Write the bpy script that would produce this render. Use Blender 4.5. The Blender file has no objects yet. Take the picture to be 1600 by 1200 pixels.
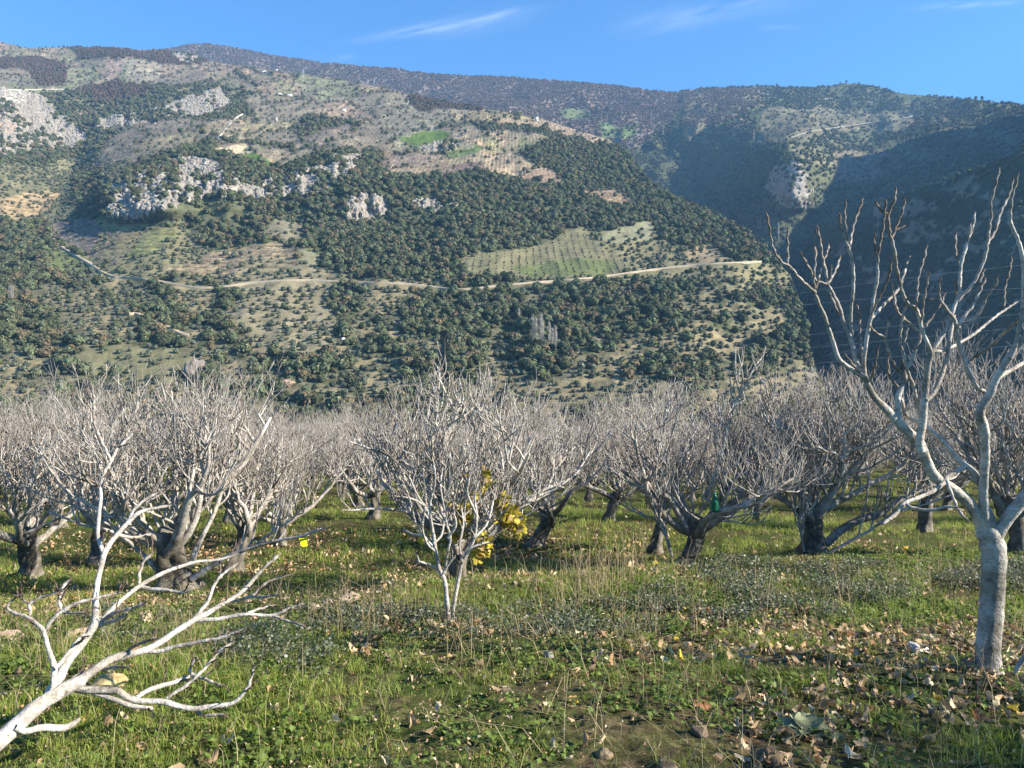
import bpy, math, random
import numpy as np
from mathutils import Vector, Matrix
R = math.radians
rng = np.random.default_rng(7)
random.seed(7)
scn = bpy.context.scene
C = scn.collection

# ------------------------------------------------------------------ camera, sky, sun
cd = bpy.data.cameras.new('camera'); cam = bpy.data.objects.new('camera', cd); C.objects.link(cam)
cam.location = (0, 0, 0); cam.rotation_euler = (R(90), 0, 0)
cd.sensor_width = 36; cd.lens = 27; cd.clip_start = .05; cd.clip_end = 30000
scn.camera = cam
SUN_AZ, SUN_EL = 106, 29        # clockwise from +Y
scn.view_settings.view_transform = 'Standard'; scn.view_settings.look = 'None'
scn.view_settings.exposure = 1.46; scn.view_settings.gamma = 1
w = bpy.data.worlds.new('World'); scn.world = w; w.use_nodes = True
nt = w.node_tree; nt.nodes.clear()
N = nt.nodes.new; Lk = nt.links.new
wo = N('ShaderNodeOutputWorld'); bg = N('ShaderNodeBackground'); bg.inputs[1].default_value = .067
sky = N('ShaderNodeTexSky'); sky.sky_type = 'NISHITA'; sky.sun_disc = False
sky.sun_elevation = R(SUN_EL); sky.sun_rotation = R(SUN_AZ); sky.altitude = 900
sky.air_density = 1.15; sky.dust_density = .25; sky.ozone_density = 2.2
# thin cirrus: streaks in sky direction space (x/y, z/y of the view ray over the hills)
tc = N('ShaderNodeTexCoord'); sep = N('ShaderNodeSeparateXYZ'); Lk(tc.outputs['Generated'], sep.inputs[0])
def M(op, a, b=None, c=None, clamp=False):
    n = N('ShaderNodeMath'); n.operation = op; n.use_clamp = clamp
    for i, v in enumerate((a, b, c)):
        if v is None: continue
        if hasattr(v, 'links'): Lk(v, n.inputs[i])
        else: n.inputs[i].default_value = v
    return n.outputs[0]
ymax = M('MAXIMUM', sep.outputs[1], .05)
U = M('DIVIDE', sep.outputs[0], ymax); V = M('DIVIDE', sep.outputs[2], ymax)
cmb = N('ShaderNodeCombineXYZ')
# streak-aligned coordinates
ang = R(19)
al = M('ADD', M('MULTIPLY', U, math.cos(ang)), M('MULTIPLY', V, math.sin(ang)))
ac = M('SUBTRACT', M('MULTIPLY', V, math.cos(ang)), M('MULTIPLY', U, math.sin(ang)))
Lk(M('MULTIPLY', al, 5.0), cmb.inputs[0]); Lk(M('MULTIPLY', ac, 38.0), cmb.inputs[1])
nz = N('ShaderNodeTexNoise'); nz.inputs['Scale'].default_value = 1.3; nz.inputs['Detail'].default_value = 7; nz.inputs['Roughness'].default_value = .62
nz.inputs['Distortion'].default_value = .5
Lk(cmb.outputs[0], nz.inputs['Vector'])
def streak(u0, v0, u1, v1, wd, amp):
    # soft line between two directions
    L = math.hypot(u1-u0, v1-v0); dx, dy = (u1-u0)/L, (v1-v0)/L
    a = M('ADD', M('MULTIPLY', M('SUBTRACT', U, u0), dx/L), M('MULTIPLY', M('SUBTRACT', V, v0), dy/L))
    b = M('SUBTRACT', M('MULTIPLY', M('SUBTRACT', V, v0), dx), M('MULTIPLY', M('SUBTRACT', U, u0), dy))
    g = M('POWER', 2.718, M('MULTIPLY', M('MULTIPLY', M('DIVIDE', b, wd), M('DIVIDE', b, wd)), -1))
    e = M('POWER', 2.718, M('MULTIPLY', M('POWER', M('ABSOLUTE', M('SUBTRACT', M('MULTIPLY', a, 2), 1)), 3), -2.5))
    return M('MULTIPLY', M('MULTIPLY', g, e), amp)
def uv(px, py): return ((px-800)/1200, (600-py)/1200)
tot = None
for (a, b, wd, amp) in (((520,72),(860,8),.0055,1.0), ((480,92),(560,86),.005,.6), ((640,55),(850,20),.012,.35), ((950,48),(1290,-2),.011,.35), ((1040,30),(1240,-10),.007,.4),
                        ((1180,44),(1260,42),.003,.4), ((1420,14),(1600,2),.004,.8), ((930,45),(1130,20),.018,.18)):
    s = streak(*uv(*a), *uv(*b), wd, amp); tot = s if tot is None else M('ADD', tot, s)
nzr = N('ShaderNodeMapRange'); nzr.inputs[1].default_value = .34; nzr.inputs[2].default_value = .72; Lk(nz.outputs[0], nzr.inputs[0])
cl = M('MULTIPLY', tot, nzr.outputs[0], clamp=True); cl = M('MULTIPLY', cl, .42)
mx = N('ShaderNodeMix'); mx.data_type = 'RGBA'; Lk(cl, mx.inputs[0]); 
tint = N('ShaderNodeMix'); tint.data_type='RGBA'; tint.blend_type='MULTIPLY'; tint.inputs[0].default_value=1
Lk(sky.outputs[0], tint.inputs[6]); tint.inputs[7].default_value=(.50,.98,1.42,1)
Lk(tint.outputs[2], mx.inputs[6]); mx.inputs[7].default_value = (7.2, 8.0, 8.6, 1)
Lk(mx.outputs[2], bg.inputs[0]); Lk(bg.outputs[0], wo.inputs[0])
sl = bpy.data.lights.new('sun', 'SUN'); sl.energy = 5.0; sl.angle = R(.53); sl.color = (1, .92, .78)
so = bpy.data.objects.new('sun', sl); C.objects.link(so)
sd = Vector((math.sin(R(SUN_AZ))*math.cos(R(SUN_EL)), math.cos(R(SUN_AZ))*math.cos(R(SUN_EL)), math.sin(R(SUN_EL))))
so.rotation_euler = sd.to_track_quat('Z', 'Y').to_euler(); so.location = (0, 0, 50)

# ------------------------------------------------------------------ helpers
def tag(o, label=None, cat=None, group=None, kind=None):
    if label: o['label'] = label
    if cat: o['category'] = cat
    if group: o['group'] = group
    if kind: o['kind'] = kind
    return o
def mesh_np(name, V, F, mat, col=None, parent=None, smooth=False, link=True, attrs=None):
    """V (n,3); F (m,k) uniform faces, or list of such arrays"""
    me = bpy.data.meshes.new(name)
    if not isinstance(F, list): F = [F]
    F = [np.asarray(f, dtype=np.int32) for f in F if len(f)]
    V = np.asarray(V, dtype=np.float32)
    me.vertices.add(len(V)); me.vertices.foreach_set('co', V.ravel())
    nl = sum(f.size for f in F); nf = sum(len(f) for f in F)
    if nf:
        me.loops.add(nl); me.polygons.add(nf)
        me.loops.foreach_set('vertex_index', np.concatenate([f.ravel() for f in F]))
        st = []; o = 0
        for f in F:
            st.append(o + np.arange(len(f), dtype=np.int32)*f.shape[1]); o += f.size
        me.polygons.foreach_set('loop_start', np.concatenate(st))
        if smooth: me.polygons.foreach_set('use_smooth', np.ones(nf, dtype=bool))
    if col is not None:
        a = me.color_attributes.new('Col', 'FLOAT_COLOR', 'POINT')
        c = np.ones((len(V), 4), dtype=np.float32); c[:, :3] = col
        a.data.foreach_set('color', c.ravel())
    for k, v in (attrs or {}).items():
        a = me.attributes.new(k, 'FLOAT', 'POINT'); a.data.foreach_set('value', np.asarray(v, dtype=np.float32))
    me.update(calc_edges=True)
    if mat: me.materials.append(mat)
    o = bpy.data.objects.new(name, me)
    if link: C.objects.link(o)
    if parent: o.parent = parent
    return o
def empty(name, loc, rz=0):
    o = bpy.data.objects.new(name, None); C.objects.link(o); o.location = loc; o.rotation_euler = (0, 0, rz)
    o.empty_display_size = .2
    return o
def copy_tree(o, parent=None):
    c = o.copy(); C.objects.link(c); c.parent = parent
    for ch in list(o.children): copy_tree(ch, c)
    return c
# value noise (periodic lattice), vectorised
_lat = rng.random((256, 256)).astype(np.float64)
def vnoise(x, y):
    xi = np.floor(x).astype(int); yi = np.floor(y).astype(int); fx = x-xi; fy = y-yi
    fx = fx*fx*fx*(fx*(fx*6-15)+10); fy = fy*fy*fy*(fy*(fy*6-15)+10)
    a = _lat[xi & 255, yi & 255]; b = _lat[(xi+1) & 255, yi & 255]; c = _lat[xi & 255, (yi+1) & 255]; d = _lat[(xi+1) & 255, (yi+1) & 255]
    return (a*(1-fx)+b*fx)*(1-fy) + (c*(1-fx)+d*fx)*fy
def fbm(x, y, o=4, g=.5):
    s = 0; a = 1; t = 0
    for i in range(o):
        s = s+a*(vnoise(x*2**i+17.3*i, y*2**i+5.1*i)-.5)*2; t += a; a *= g
    return s/t
def sstep(a, b, x):
    t = np.clip((x-a)/(b-a), 0, 1); return t*t*(3-2*t)
def P(px, py, D): return np.array([(px-800)/1200*D, D, (600-py)/1200*D])

# ------------------------------------------------------------------ materials
def mat(name, rough=.9):
    m = bpy.data.materials.new(name); m.use_nodes = True; t = m.node_tree; b = t.nodes['Principled BSDF']
    b.inputs['Roughness'].default_value = rough; b.inputs['Specular IOR Level'].default_value = .25
    return m, t, b
def noise_n(t, scale, detail=5, rough=.6, vec=None):
    n = t.nodes.new('ShaderNodeTexNoise'); n.inputs['Scale'].default_value = scale; n.inputs['Detail'].default_value = detail; n.inputs['Roughness'].default_value = rough
    if vec is None:
        tc = t.nodes.new('ShaderNodeTexCoord'); vec = tc.outputs['Object']
    t.links.new(vec, n.inputs['Vector']); return n
def ramp(t, fac, stops):
    r = t.nodes.new('ShaderNodeValToRGB'); e = r.color_ramp.elements
    while len(e) < len(stops): e.new(.5)
    for i, (p, c) in enumerate(stops):
        e[i].position = p; e[i].color = (*c, 1) if len(c) == 3 else c
    t.links.new(fac, r.inputs[0]); return r.outputs[0]
def mixc(t, a, b, fac=.5, mode='MIX'):
    n = t.nodes.new('ShaderNodeMix'); n.data_type = 'RGBA'; n.blend_type = mode
    for i, v in ((0, fac), (6, a), (7, b)):
        if hasattr(v, 'links'): t.links.new(v, n.inputs[i])
        elif i == 0: n.inputs[i].default_value = v
        else: n.inputs[i].default_value = (*v, 1)
    return n.outputs[2]
def bump(t, b, h, strength, dist):
    n = t.nodes.new('ShaderNodeBump'); n.inputs['Strength'].default_value = strength; n.inputs['Distance'].default_value = dist
    t.links.new(h, n.inputs['Height']); t.links.new(n.outputs[0], b.inputs['Normal'])
def attr(t, nm='Col'):
    n = t.nodes.new('ShaderNodeAttribute'); n.attribute_name = nm; return n
def vcol_mat(name, rough=.9, nscale=None, namp=.35, bumpd=None, translucent=0, detail=6, spec=.25):
    m, t, b = mat(name, rough); a = attr(t).outputs[0]; b.inputs['Specular IOR Level'].default_value = spec
    if nscale:
        n = noise_n(t, nscale, detail, .65)
        a = mixc(t, a, ramp(t, n.outputs[0], [(.25, (1-namp,)*3), (.75, (1+namp,)*3)]), 1, 'MULTIPLY')
        if bumpd: bump(t, b, n.outputs[0], 1, bumpd)
    t.links.new(a, b.inputs['Base Color'])
    if translucent:
        tr = t.nodes.new('ShaderNodeBsdfTranslucent'); ms = t.nodes.new('ShaderNodeMixShader'); ms.inputs[0].default_value = translucent
        t.links.new(a, tr.inputs[0]); t.links.new(b.outputs[0], ms.inputs[1]); t.links.new(tr.outputs[0], ms.inputs[2])
        t.links.new(ms.outputs[0], t.nodes['Material Output'].inputs[0])
    return m
m_hill = vcol_mat('hillside_ground', 1, .09, .3, 2.0, detail=9, spec=.05)
m_leafmass = vcol_mat('hill_foliage', .8, spec=.1)
m_grass = vcol_mat('grass_blades', .6, translucent=.45, spec=.3)
m_weed = vcol_mat('weed_leaves', .5, translucent=.3, spec=.5)
m_dead = vcol_mat('dead_leaves', .75, 30, .25, translucent=.2)
m_straw = vcol_mat('dry_straw', .8, translucent=.25)
def bark_mat(name, base, dark, moss=None, scale=9):
    """pale fig bark: Col.r = how twiggy (brown), Col.g = how old (rough grey brown)"""
    m, t, b = mat(name, .85)
    tc = t.nodes.new('ShaderNodeTexCoord'); mp = t.nodes.new('ShaderNodeMapping'); mp.inputs['Scale'].default_value = (1, 1, 1.0)
    t.links.new(tc.outputs['Object'], mp.inputs[0])
    n1 = noise_n(t, scale, 6, .65, mp.outputs[0]); n2 = noise_n(t, scale*6, 4, .6, mp.outputs[0])
    c = ramp(t, n1.outputs[0], [(.3, dark), (.55, base), (.8, tuple(min(1, x*1.15) for x in base))])
    at = attr(t); sp = t.nodes.new('ShaderNodeSeparateColor'); t.links.new(at.outputs[0], sp.inputs[0])
    old = ramp(t, n1.outputs[0], [(.3, (.05, .042, .034)), (.5, (.14, .125, .10)), (.7, (.26, .235, .19))])
    c = mixc(t, c, old, sp.outputs[1]); c = mixc(t, c, (.11, .075, .06), sp.outputs[0])
    c = mixc(t, c, ramp(t, n2.outputs[0], [(.3, (.7,)*3), (.6, (1.1,)*3)]), .7, 'MULTIPLY')
    # horizontal lenticel rings
    mp2 = t.nodes.new('ShaderNodeMapping'); mp2.inputs['Scale'].default_value = (5, 5, 75); t.links.new(tc.outputs['Object'], mp2.inputs[0])
    wv = noise_n(t, 1, 4, .6, mp2.outputs[0]); c = mixc(t, c, ramp(t, wv.outputs[0], [(.30, (.45, .43, .40)), (.42, (1, 1, 1))]), .7, 'MULTIPLY')
    n3 = noise_n(t, 2.6, 4, .6, mp.outputs[0]); c = mixc(t, c, ramp(t, n3.outputs[0], [(.38, (.50, .46, .40)), (.53, (1, 1, 1)), (.66, (1.0, .92, .82))]), .85, 'MULTIPLY')
    n4 = noise_n(t, 22, 4, .6, mp.outputs[0]); c = mixc(t, c, ramp(t, n4.outputs[0], [(.30, (.30, .27, .23)), (.40, (1, 1, 1))]), .85, 'MULTIPLY')
    t.links.new(c, b.inputs['Base Color'])
    mul = t.nodes.new('ShaderNodeMath'); mul.operation = 'MULTIPLY_ADD'; t.links.new(n1.outputs[0], mul.inputs[0]); mul.inputs[1].default_value = 1; t.links.new(n2.outputs[0], mul.inputs[2])
    bump(t, b, mul.outputs[0], .9, .012)
    return m
m_bark = bark_mat('fig_bark', (.46, .425, .385), (.17, .152, .128))
m_rock = vcol_mat('stone', .9, 7, .45, .03)
m_crag = vcol_mat('crag_rock', .95, .25, .5, 1.2)

# ------------------------------------------------------------------ near ground
GX = [0, 3.4, 4.6, 6.5, 8, 9.5, 10.5, 12, 15, 18, 25, 40, 60, 90, 105, 130, 200, 350, 700, 3000, 4600]
GZ = [1.66, 1.70, 1.74, 1.98, 2.06, 2.22, 2.38, 2.62, 3.0, 3.3, 3.95, 5.05, 6.3, 8.1, 9.5, 22, 70, 190, 260, 300, 300]
def ground_z(x, y):
    x = np.asarray(x, float); y = np.asarray(y, float)
    d = np.interp(np.clip(y, 0, None), GX, GZ)
    lip = 8.1+.45*x + .25*fbm(x*.9, y*0+3.3, 3)
    fade = (1-sstep(2.2, 5.5, x))*(1-sstep(13, 19, y))
    d = d+.36*sstep(0, .45, y-lip)*fade - .04*np.exp(-((y-lip+.25)/.35)**2)*fade
    near = 1-sstep(60, 110, y)
    d = d-near*(.05*fbm(x*.8+40, y*.8, 4)+.22*fbm(x*.09+3, y*.09+8, 2)*sstep(6, 20, y)) - (1-sstep(12, 25, y))*(.022*fbm(x*5+9, y*5, 3)+.016*fbm(x*15+3, y*15, 2)*(1-sstep(7, 12, y)))
    return -d
def gray(px, py, dmin=2.0, dmax=110):
    D = np.geomspace(dmin, dmax, 1500); p = P(px, py, 1.0)
    z = ground_z(p[0]*D, D); below = p[2]*D < z
    i = int(np.argmax(below)) if below.any() else len(D)-1
    return D[i]
ys = np.concatenate([np.linspace(-4, 1.5, 12), np.geomspace(1.7, 30, 430), np.geomspace(30.5, 3600, 100)])
us = np.concatenate([np.linspace(-1.3, -.85, 14), np.linspace(-.8, .8, 330), np.linspace(.85, 1.3, 14)])
YY, UU = np.meshgrid(ys, us, indexing='ij'); XX = UU*np.maximum(YY, 2.6)
ZZ = ground_z(XX, YY)
nV = np.stack([XX, YY, ZZ], -1).reshape(-1, 3); a, b_ = YY.shape
idx = np.arange(a*b_).reshape(a, b_)
F = np.stack([idx[:-1, :-1], idx[:-1, 1:], idx[1:, 1:], idx[1:, :-1]], -1).reshape(-1, 4)
m, t, b = mat('orchard_soil', 1); b.inputs['Specular IOR Level'].default_value = .05
n1 = noise_n(t, .55, 6, .6); n2 = noise_n(t, 14, 6, .7); n3 = noise_n(t, 3.2, 5, .65)
c = ramp(t, n2.outputs[0], [(.3, (.03, .02, .012)), (.5, (.085, .058, .035)), (.72, (.20, .14, .085))])
g = ramp(t, n2.outputs[0], [(.3, (.018, .026, .008)), (.6, (.06, .085, .018)), (.8, (.13, .15, .04))])
gm = ramp(t, n1.outputs[0], [(.40, (0, 0, 0)), (.56, (1, 1, 1))])
gm2 = ramp(t, n3.outputs[0], [(.36, (0, 0, 0)), (.56, (1, 1, 1))])
mm = mixc(t, gm, gm2, .5)
t.links.new(mixc(t, c, g, mm), b.inputs['Base Color']); bump(t, b, n2.outputs[0], .8, .03)
tag(mesh_np('ground', nV, F, m, smooth=True), kind='structure')

# ------------------------------------------------------------------ hills: height fields given as distance over azimuth and elevation
def rbf_fit(pts, lam=1e-3):
    p = np.array(pts, float); X = p[:, :2]/400.0; y = np.log(p[:, 2])
    d = np.linalg.norm(X[:, None]-X[None], axis=2); K = np.where(d > 0, d*d*np.log(d+1e-9), 0)+lam*np.eye(len(X))
    Q = np.c_[np.ones(len(X)), X]; A = np.block([[K, Q], [Q.T, np.zeros((3, 3))]])
    s = np.linalg.solve(A, np.r_[y, np.zeros(3)])
    def f(px, py):
        q = np.stack([px, py], -1)/400.0; out = s[-3]+s[-2]*q[..., 0]+s[-1]*q[..., 1]
        for k in range(len(X)):
            dd = np.sqrt((q[..., 0]-X[k, 0])**2+(q[..., 1]-X[k, 1])**2); out = out+s[k]*dd*dd*np.log(dd+1e-9)
        return np.exp(out)
    return f
def inpoly(px, py, poly):
    r = np.zeros(px.shape, bool); n = len(poly)
    for i in range(n):
        x0, y0 = poly[i]; x1, y1 = poly[(i+1) % n]
        if y0 == y1: continue
        c = ((y0 > py) != (y1 > py)) & (px < (x1-x0)*(py-y0)/(y1-y0)+x0)
        r ^= c
    return r
def hill(pxs, top, bottom, nrow, fD, noise_amp, back=14, seedo=0, rough=1.0, relief=None):
    T = np.interp(pxs, [q[0] for q in top], [q[1] for q in top])
    s = np.linspace(0, 1, nrow)
    PX = np.repeat(pxs[None], nrow, 0); PY = bottom+(T[None]-bottom)*s[:, None]
    D = fD(PX, PY)
    if relief is not None: D = D*(1+relief(PX, PY))
    X = (PX-800)/1200*D; Z = (600-PY)/1200*D
    nz_ = noise_amp*(fbm(X/170+seedo, D/170+seedo, 5, .55)*1.0)+noise_amp*.5*(.5-np.abs(fbm(X/75+seedo+9, D/110, 3)))
    edge = np.clip((1-s)*nrow/6, .25, 1)[:, None]
    Z = Z+nz_*edge*(D/900)
    # far side of the crest
    bx, by, bz, bp = [], [], [], []
    for k in range(1, back+1):
        f = 1+.035*k
        bx.append(X[-1]*f); by.append(D[-1]*f); bz.append(Z[-1]-(k**1.35)*.012*D[-1]); bp.append(PY[-1]-0*k)
    Xa = np.vstack([X]+bx); Ya = np.vstack([D]+by); Za = np.vstack([Z]+bz); PYa = np.vstack([PY]+bp); PXa = np.vstack([PX]+[PX[0]]*back)
    return dict(X=Xa, Y=Ya, Z=Za, PX=PXa, PY=PYa, nrow=nrow)
def hill_mesh(name, h, col, m):
    a, b_ = h['X'].shape; V = np.stack([h['X'], h['Y'], h['Z']], -1).reshape(-1, 3)
    idx = np.arange(a*b_).reshape(a, b_)
    F = np.stack([idx[:-1, :-1], idx[:-1, 1:], idx[1:, 1:], idx[1:, :-1]], -1).reshape(-1, 4)
    return tag(mesh_np(name, V, F, m, col=col.reshape(-1, 3), smooth=True), kind='structure')
def on_hill(h, px, py):
    """point of the hill nearest to a direction, and its distance"""
    n = h['nrow']; ax = (h['X'][:n]/h['Y'][:n])*1200+800; ay = 600-h['Z'][:n]/h['Y'][:n]*1200
    d = (ax-px)**2+(ay-py)**2; i = np.unravel_index(np.argmin(d), d.shape)
    return Vector((h['X'][i], h['Y'][i], h['Z'][i]))
OAK = (.088, .100, .052); OLIVE = (.155, .170, .112); GREYT = (.23, .20, .175); RUST = (.105, .06, .034)

top1 = [(-500,60),(-200,58),(0,66),(40,75),(105,74),(180,76),(250,78),(300,84),(325,97),(400,108),(480,118),(560,130),(640,148),(700,162),(800,177),(845,186),(900,203),(950,218),(985,243),(1010,280),
        (1060,315),(1110,335),(1160,360),(1200,392),(1235,430),(1250,470),(1258,510),(1264,550),(1285,595),(1310,640),(1350,720),(1400,800)]
c1 = [(-400,70,2300),(0,70,2250),(200,78,2150),(320,98,2050),(500,125,1850),(700,165,1600),(850,188,1420),(950,218,1250),(1010,280,1060),(1110,335,900),(1200,392,760),(1250,470,620),(1264,550,520),(1300,640,450),
      (0,150,1500),(200,150,1650),(400,150,1600),(600,180,1380),(750,200,1280),(0,220,1180),(120,230,1300),(250,205,1250),(400,210,1180),(550,225,1080),(700,245,1030),(850,240,1080),
      (0,300,940),(110,300,1010),(180,330,800),(250,255,950),(350,250,945),(450,265,930),(540,235,985),(200,340,775),(330,325,790),(450,330,800),(600,345,800),(620,285,900),(800,300,900),(900,310,900),(1000,340,840),
      (0,400,720),(150,400,690),(300,400,680),(500,410,660),(700,420,640),(850,400,690),(1000,400,700),(1100,400,700),
      (0,450,600),(200,440,610),(400,445,600),(600,447,600),(800,448,600),(1000,428,630),(1150,420,640),
      (0,540,480),(300,540,480),(600,540,480),(900,530,490),(1150,520,520),(0,640,400),(400,640,395),(800,640,395),(1150,640,410),(0,760,330),(800,760,330),(1300,760,360),(-400,300,1000),(-400,640,420),(-400,450,600)]
f1 = rbf_fit(c1)
def g2(PX, PY, x, y, sx, sy): return np.exp(-((PX-x)/sx)**2-((PY-y)/sy)**2)
def relief1(PX, PY):
    r = 0*PX
    # cliff prow west end: ground right of x=158 stands forward of the gully left of it
    wv = np.exp(-((PY-305)/38)**4)
    r -= .075*sstep(145, 172, PX+8*fbm(PX/30, PY/20, 3)+(PY-300)*.25)*np.exp(-((PX-165)/230)**2*(PX > 165))*wv
    r += .05*g2(PX, PY, 128, 262, 26, 22)
    r -= .03*sstep(520, 545, PX)*np.exp(-((PX-545)/120)**2*(PX > 545))*np.exp(-((PY-312)/30)**4)
    # crag texture on rock bands
    r += .020*fbm(PX/9, PY/26, 4)*rockmask(PX, PY)
    r += .020*fbm(PX/60+2, PY/60, 3)*sstep(640, 560, PY)
    return r
ROCKS = [[(165,332),(172,300),(200,282),(250,262),(300,248),(335,258),(360,275),(400,285),(450,282),(490,268),(520,240),(560,240),(556,268),(530,292),(500,308),(450,318),(410,322),(370,312),(330,312),(290,320),(240,332),(200,345)],
         [(538,345),(546,316),(572,306),(600,314),(615,338),(580,350)], [(636,324),(668,316),(716,322),(722,331),(660,338)],
         [(-200,120),(0,138),(60,152),(95,180),(140,212),(118,228),(60,232),(0,240),(-200,250)],
         [(136,190),(190,172),(250,165),(310,150),(345,142),(358,160),(330,178),(260,186),(200,196),(150,205)],
         [(655,230),(700,218),(720,222),(700,234),(660,238)], [(250,82),(300,80),(322,97),(300,99)]]
def warp(PX, PY, a=1.0): return PX+a*(9*fbm(PX/26, PY/18, 4)+3*fbm(PX/6, PY/6, 2)), PY+a*(6*fbm(PX/22+50, PY/14+20, 4)+2*fbm(PX/5, PY/5+9, 2))
def rockmask(PX, PY):
    qx, qy = warp(PX, PY); r = np.zeros(PX.shape)
    for p in ROCKS: r = np.maximum(r, inpoly(qx, qy, p).astype(float))
    return r
px1 = np.linspace(-420, 1400, 730)
h1 = hill(px1, top1, 790, 420, f1, 9, relief=relief1)
PX, PY = h1['PX'], h1['PY']; QX, QY = warp(PX, PY)
shape = PX.shape
n_a = fbm(PX/14, PY/9, 4); n_b = fbm(PX/60+7, PY/36, 3); n_c = fbm(PX/4, PY/2.5, 2)
col = np.zeros(shape+(3,)); typ = np.zeros(shape, int); den = np.zeros(shape)
def setc(mask, c, var=.18, tid=None, d=None):
    v = 1+var*(n_a+.6*n_c)
    col[mask] = (np.array(c)[None]*v[mask][:, None])
    if tid is not None: typ[mask] = tid
    if d is not None: den[mask] = (d*np.ones(shape))[mask]
# type ids: 0 oak/maquis, 1 olive, 2 bare grey orchard, 3 rust wood
TAN = (.26, .20, .12); GRN = (.11, .135, .045); GTN = (.185, .165, .09); ROCKC = (.40, .37, .33)
full = np.ones(shape, bool)
setc(full, GTN, .25, 1, .5)
low = PY > 438
setc(low, (.13, .118, .07), .35, 1, np.clip(.62+.9*n_b+.35*n_a, .12, 1))
setc(low & (n_b+.4*n_a > .22), (.20, .165, .095), .25)
setc(low & (n_b*1.2+.5*n_a < -.10), (.075, .08, .04), .25, 0, .95)
up = PY < 262
setc(up, (.26, .215, .145), .16, 2, .62)
setc(up & (n_b > .15), (.30, .235, .155), .16)
setc(up & (n_b < -.22), (.19, .185, .10), .16)
def poly(pts, c, var=.15, tid=None, d=None, wp=1.0):
    qx, qy = (PX+(QX-PX)*wp, PY+(QY-PY)*wp); setc(inpoly(qx, qy, pts), c, var, tid, d)
FOR = (.10, .105, .055)
poly([(-200,245),(0,240),(60,232),(130,232),(150,262),(160,300),(130,330),(90,345),(60,372),(0,380),(-200,380)], (.15,.14,.08), .3, 1, .45)
poly([(-200,345),(0,345),(70,345),(75,372),(120,400),(170,430),(0,440),(-200,440)], FOR, .2, 0, .8)
poly([(-200,225),(0,232),(90,222),(140,215),(150,235),(100,250),(0,262),(-200,262)], FOR, .2, 0, .85)
poly([(108,140),(180,132),(250,135),(300,140),(350,140),(410,150),(450,165),(420,180),(330,190),(280,182),(200,196),(170,215),(150,240),(145,270),(120,270),(130,220),(95,180),(60,150)], (.17,.155,.095), .25, 0, .38)
poly([(110,300),(115,260),(140,250),(160,275),(158,330),(150,345),(125,345)], FOR, .2, 0, .9)
poly([(150,345),(165,300),(200,270),(250,250),(330,225),(360,240),(420,255),(440,268),(500,240),(560,232),(605,245),(600,262),(575,272),(620,285),(700,283),(740,272),(800,282),(850,295),(905,300),(930,318),(1000,325),(960,275),(940,240),(890,222),(830,212),(760,208),(740,198),(830,200),(890,206),(950,222),(985,243),(1030,290),(1110,335),(1200,385),(1230,410),(1150,408),(1080,392),(1030,372),(1015,352),(960,358),(900,360),(850,382),(780,396),(722,402),(722,440),(560,440),(500,425),(470,420),(440,385),(330,390),(290,365),(240,352)], FOR, .25, 0, .97)
poly([(420,345),(520,330),(560,350),(700,360),(720,400),(722,440),(560,440),(490,400),(430,380)], FOR, .2, 0, 1)
poly([(300,330),(420,335),(440,370),(400,385),(330,388),(290,365)], (.10,.10,.055), .3, 0, .65)
poly([(800,245),(880,215),(960,245),(1000,320),(940,318),(850,290),(800,262)], FOR, .2, 0, .95)
poly([(600,232),(720,232),(800,240),(858,262),(890,292),(850,285),(790,272),(740,270),(690,280),(640,280),(590,262)], (.28,.21,.14), .18, 2, .55)
poly([(390,150),(700,150),(700,200),(600,235),(480,238),(400,230)], (.26,.22,.15), .2, 2, .65)
poly([(700,160),(850,188),(955,219),(930,228),(850,205),(760,196),(700,190)], (.30,.23,.145), .18, 2, .2)
poly([(170,215),(280,192),(420,190),(480,175),(470,215),(400,225),(330,222),(200,262),(165,262)], (.24,.21,.13), .15, 2, .6)
poly([(105,74),(180,76),(250,80),(325,97),(318,101),(250,100),(180,96),(120,90)], (.12,.08,.055), .2, 3, .95)
poly([(-100,85),(60,88),(98,95),(105,128),(60,132),(45,110),(-100,100)], (.12,.085,.06), .2, 3, .8)
poly([(110,142),(160,132),(250,138),(220,150),(150,160)], (.12,.085,.06), .2, 3, .8)
poly([(635,155),(690,148),(765,165),(740,175),(650,173)], (.10,.075,.05), .2, 3, .95)
poly([(362,240),(395,238),(438,262),(432,268),(392,256)], (.085,.13,.03), .1, 1, .0, .3)
poly([(620,214),(660,207),(705,210),(690,222),(640,226)], (.085,.13,.03), .1, 1, .0, .4)
poly([(700,232),(760,228),(720,245),(690,246)], (.11,.14,.05), .1, 1, .05, .5)
poly([(335,230),(385,228),(395,240),(370,246),(330,240)], (.42,.35,.22), .25, 1, .05, .5)
poly([(250,428),(300,412),(335,398),(440,386),(462,400),(466,420),(440,430),(340,436)], TAN, .18, 2, .25, .7)
poly([(466,398),(500,405),(500,425),(466,428)], (.17,.16,.10), .18, 1, .15, .7)
poly([(84,345),(150,345),(170,375),(190,415),(160,408),(110,385),(80,365)], (.19,.155,.12), .2, 2, .9, .4)
poly([(150,372),(222,352),(210,372),(172,412),(150,400)], (.20,.17,.09), .2, 2, .25, .3)
poly([(222,372),(240,357),(282,366),(262,385),(235,402),(200,405)], (.16,.165,.07), .15, 2, .12, .3)
poly([(70,385),(130,405),(165,430),(70,428)], (.13,.145,.06), .2, 1, .25, .6)
poly([(722,408),(755,398),(850,385),(880,362),(905,362),(960,395),(985,410),(965,425),(870,436),(750,438),(725,430)], (.17,.155,.085), .12, 4, .5, .5)
poly([(800,415),(920,398),(970,412),(940,428),(830,434)], (.13,.145,.06), .12, 4, .3, .7)
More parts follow.
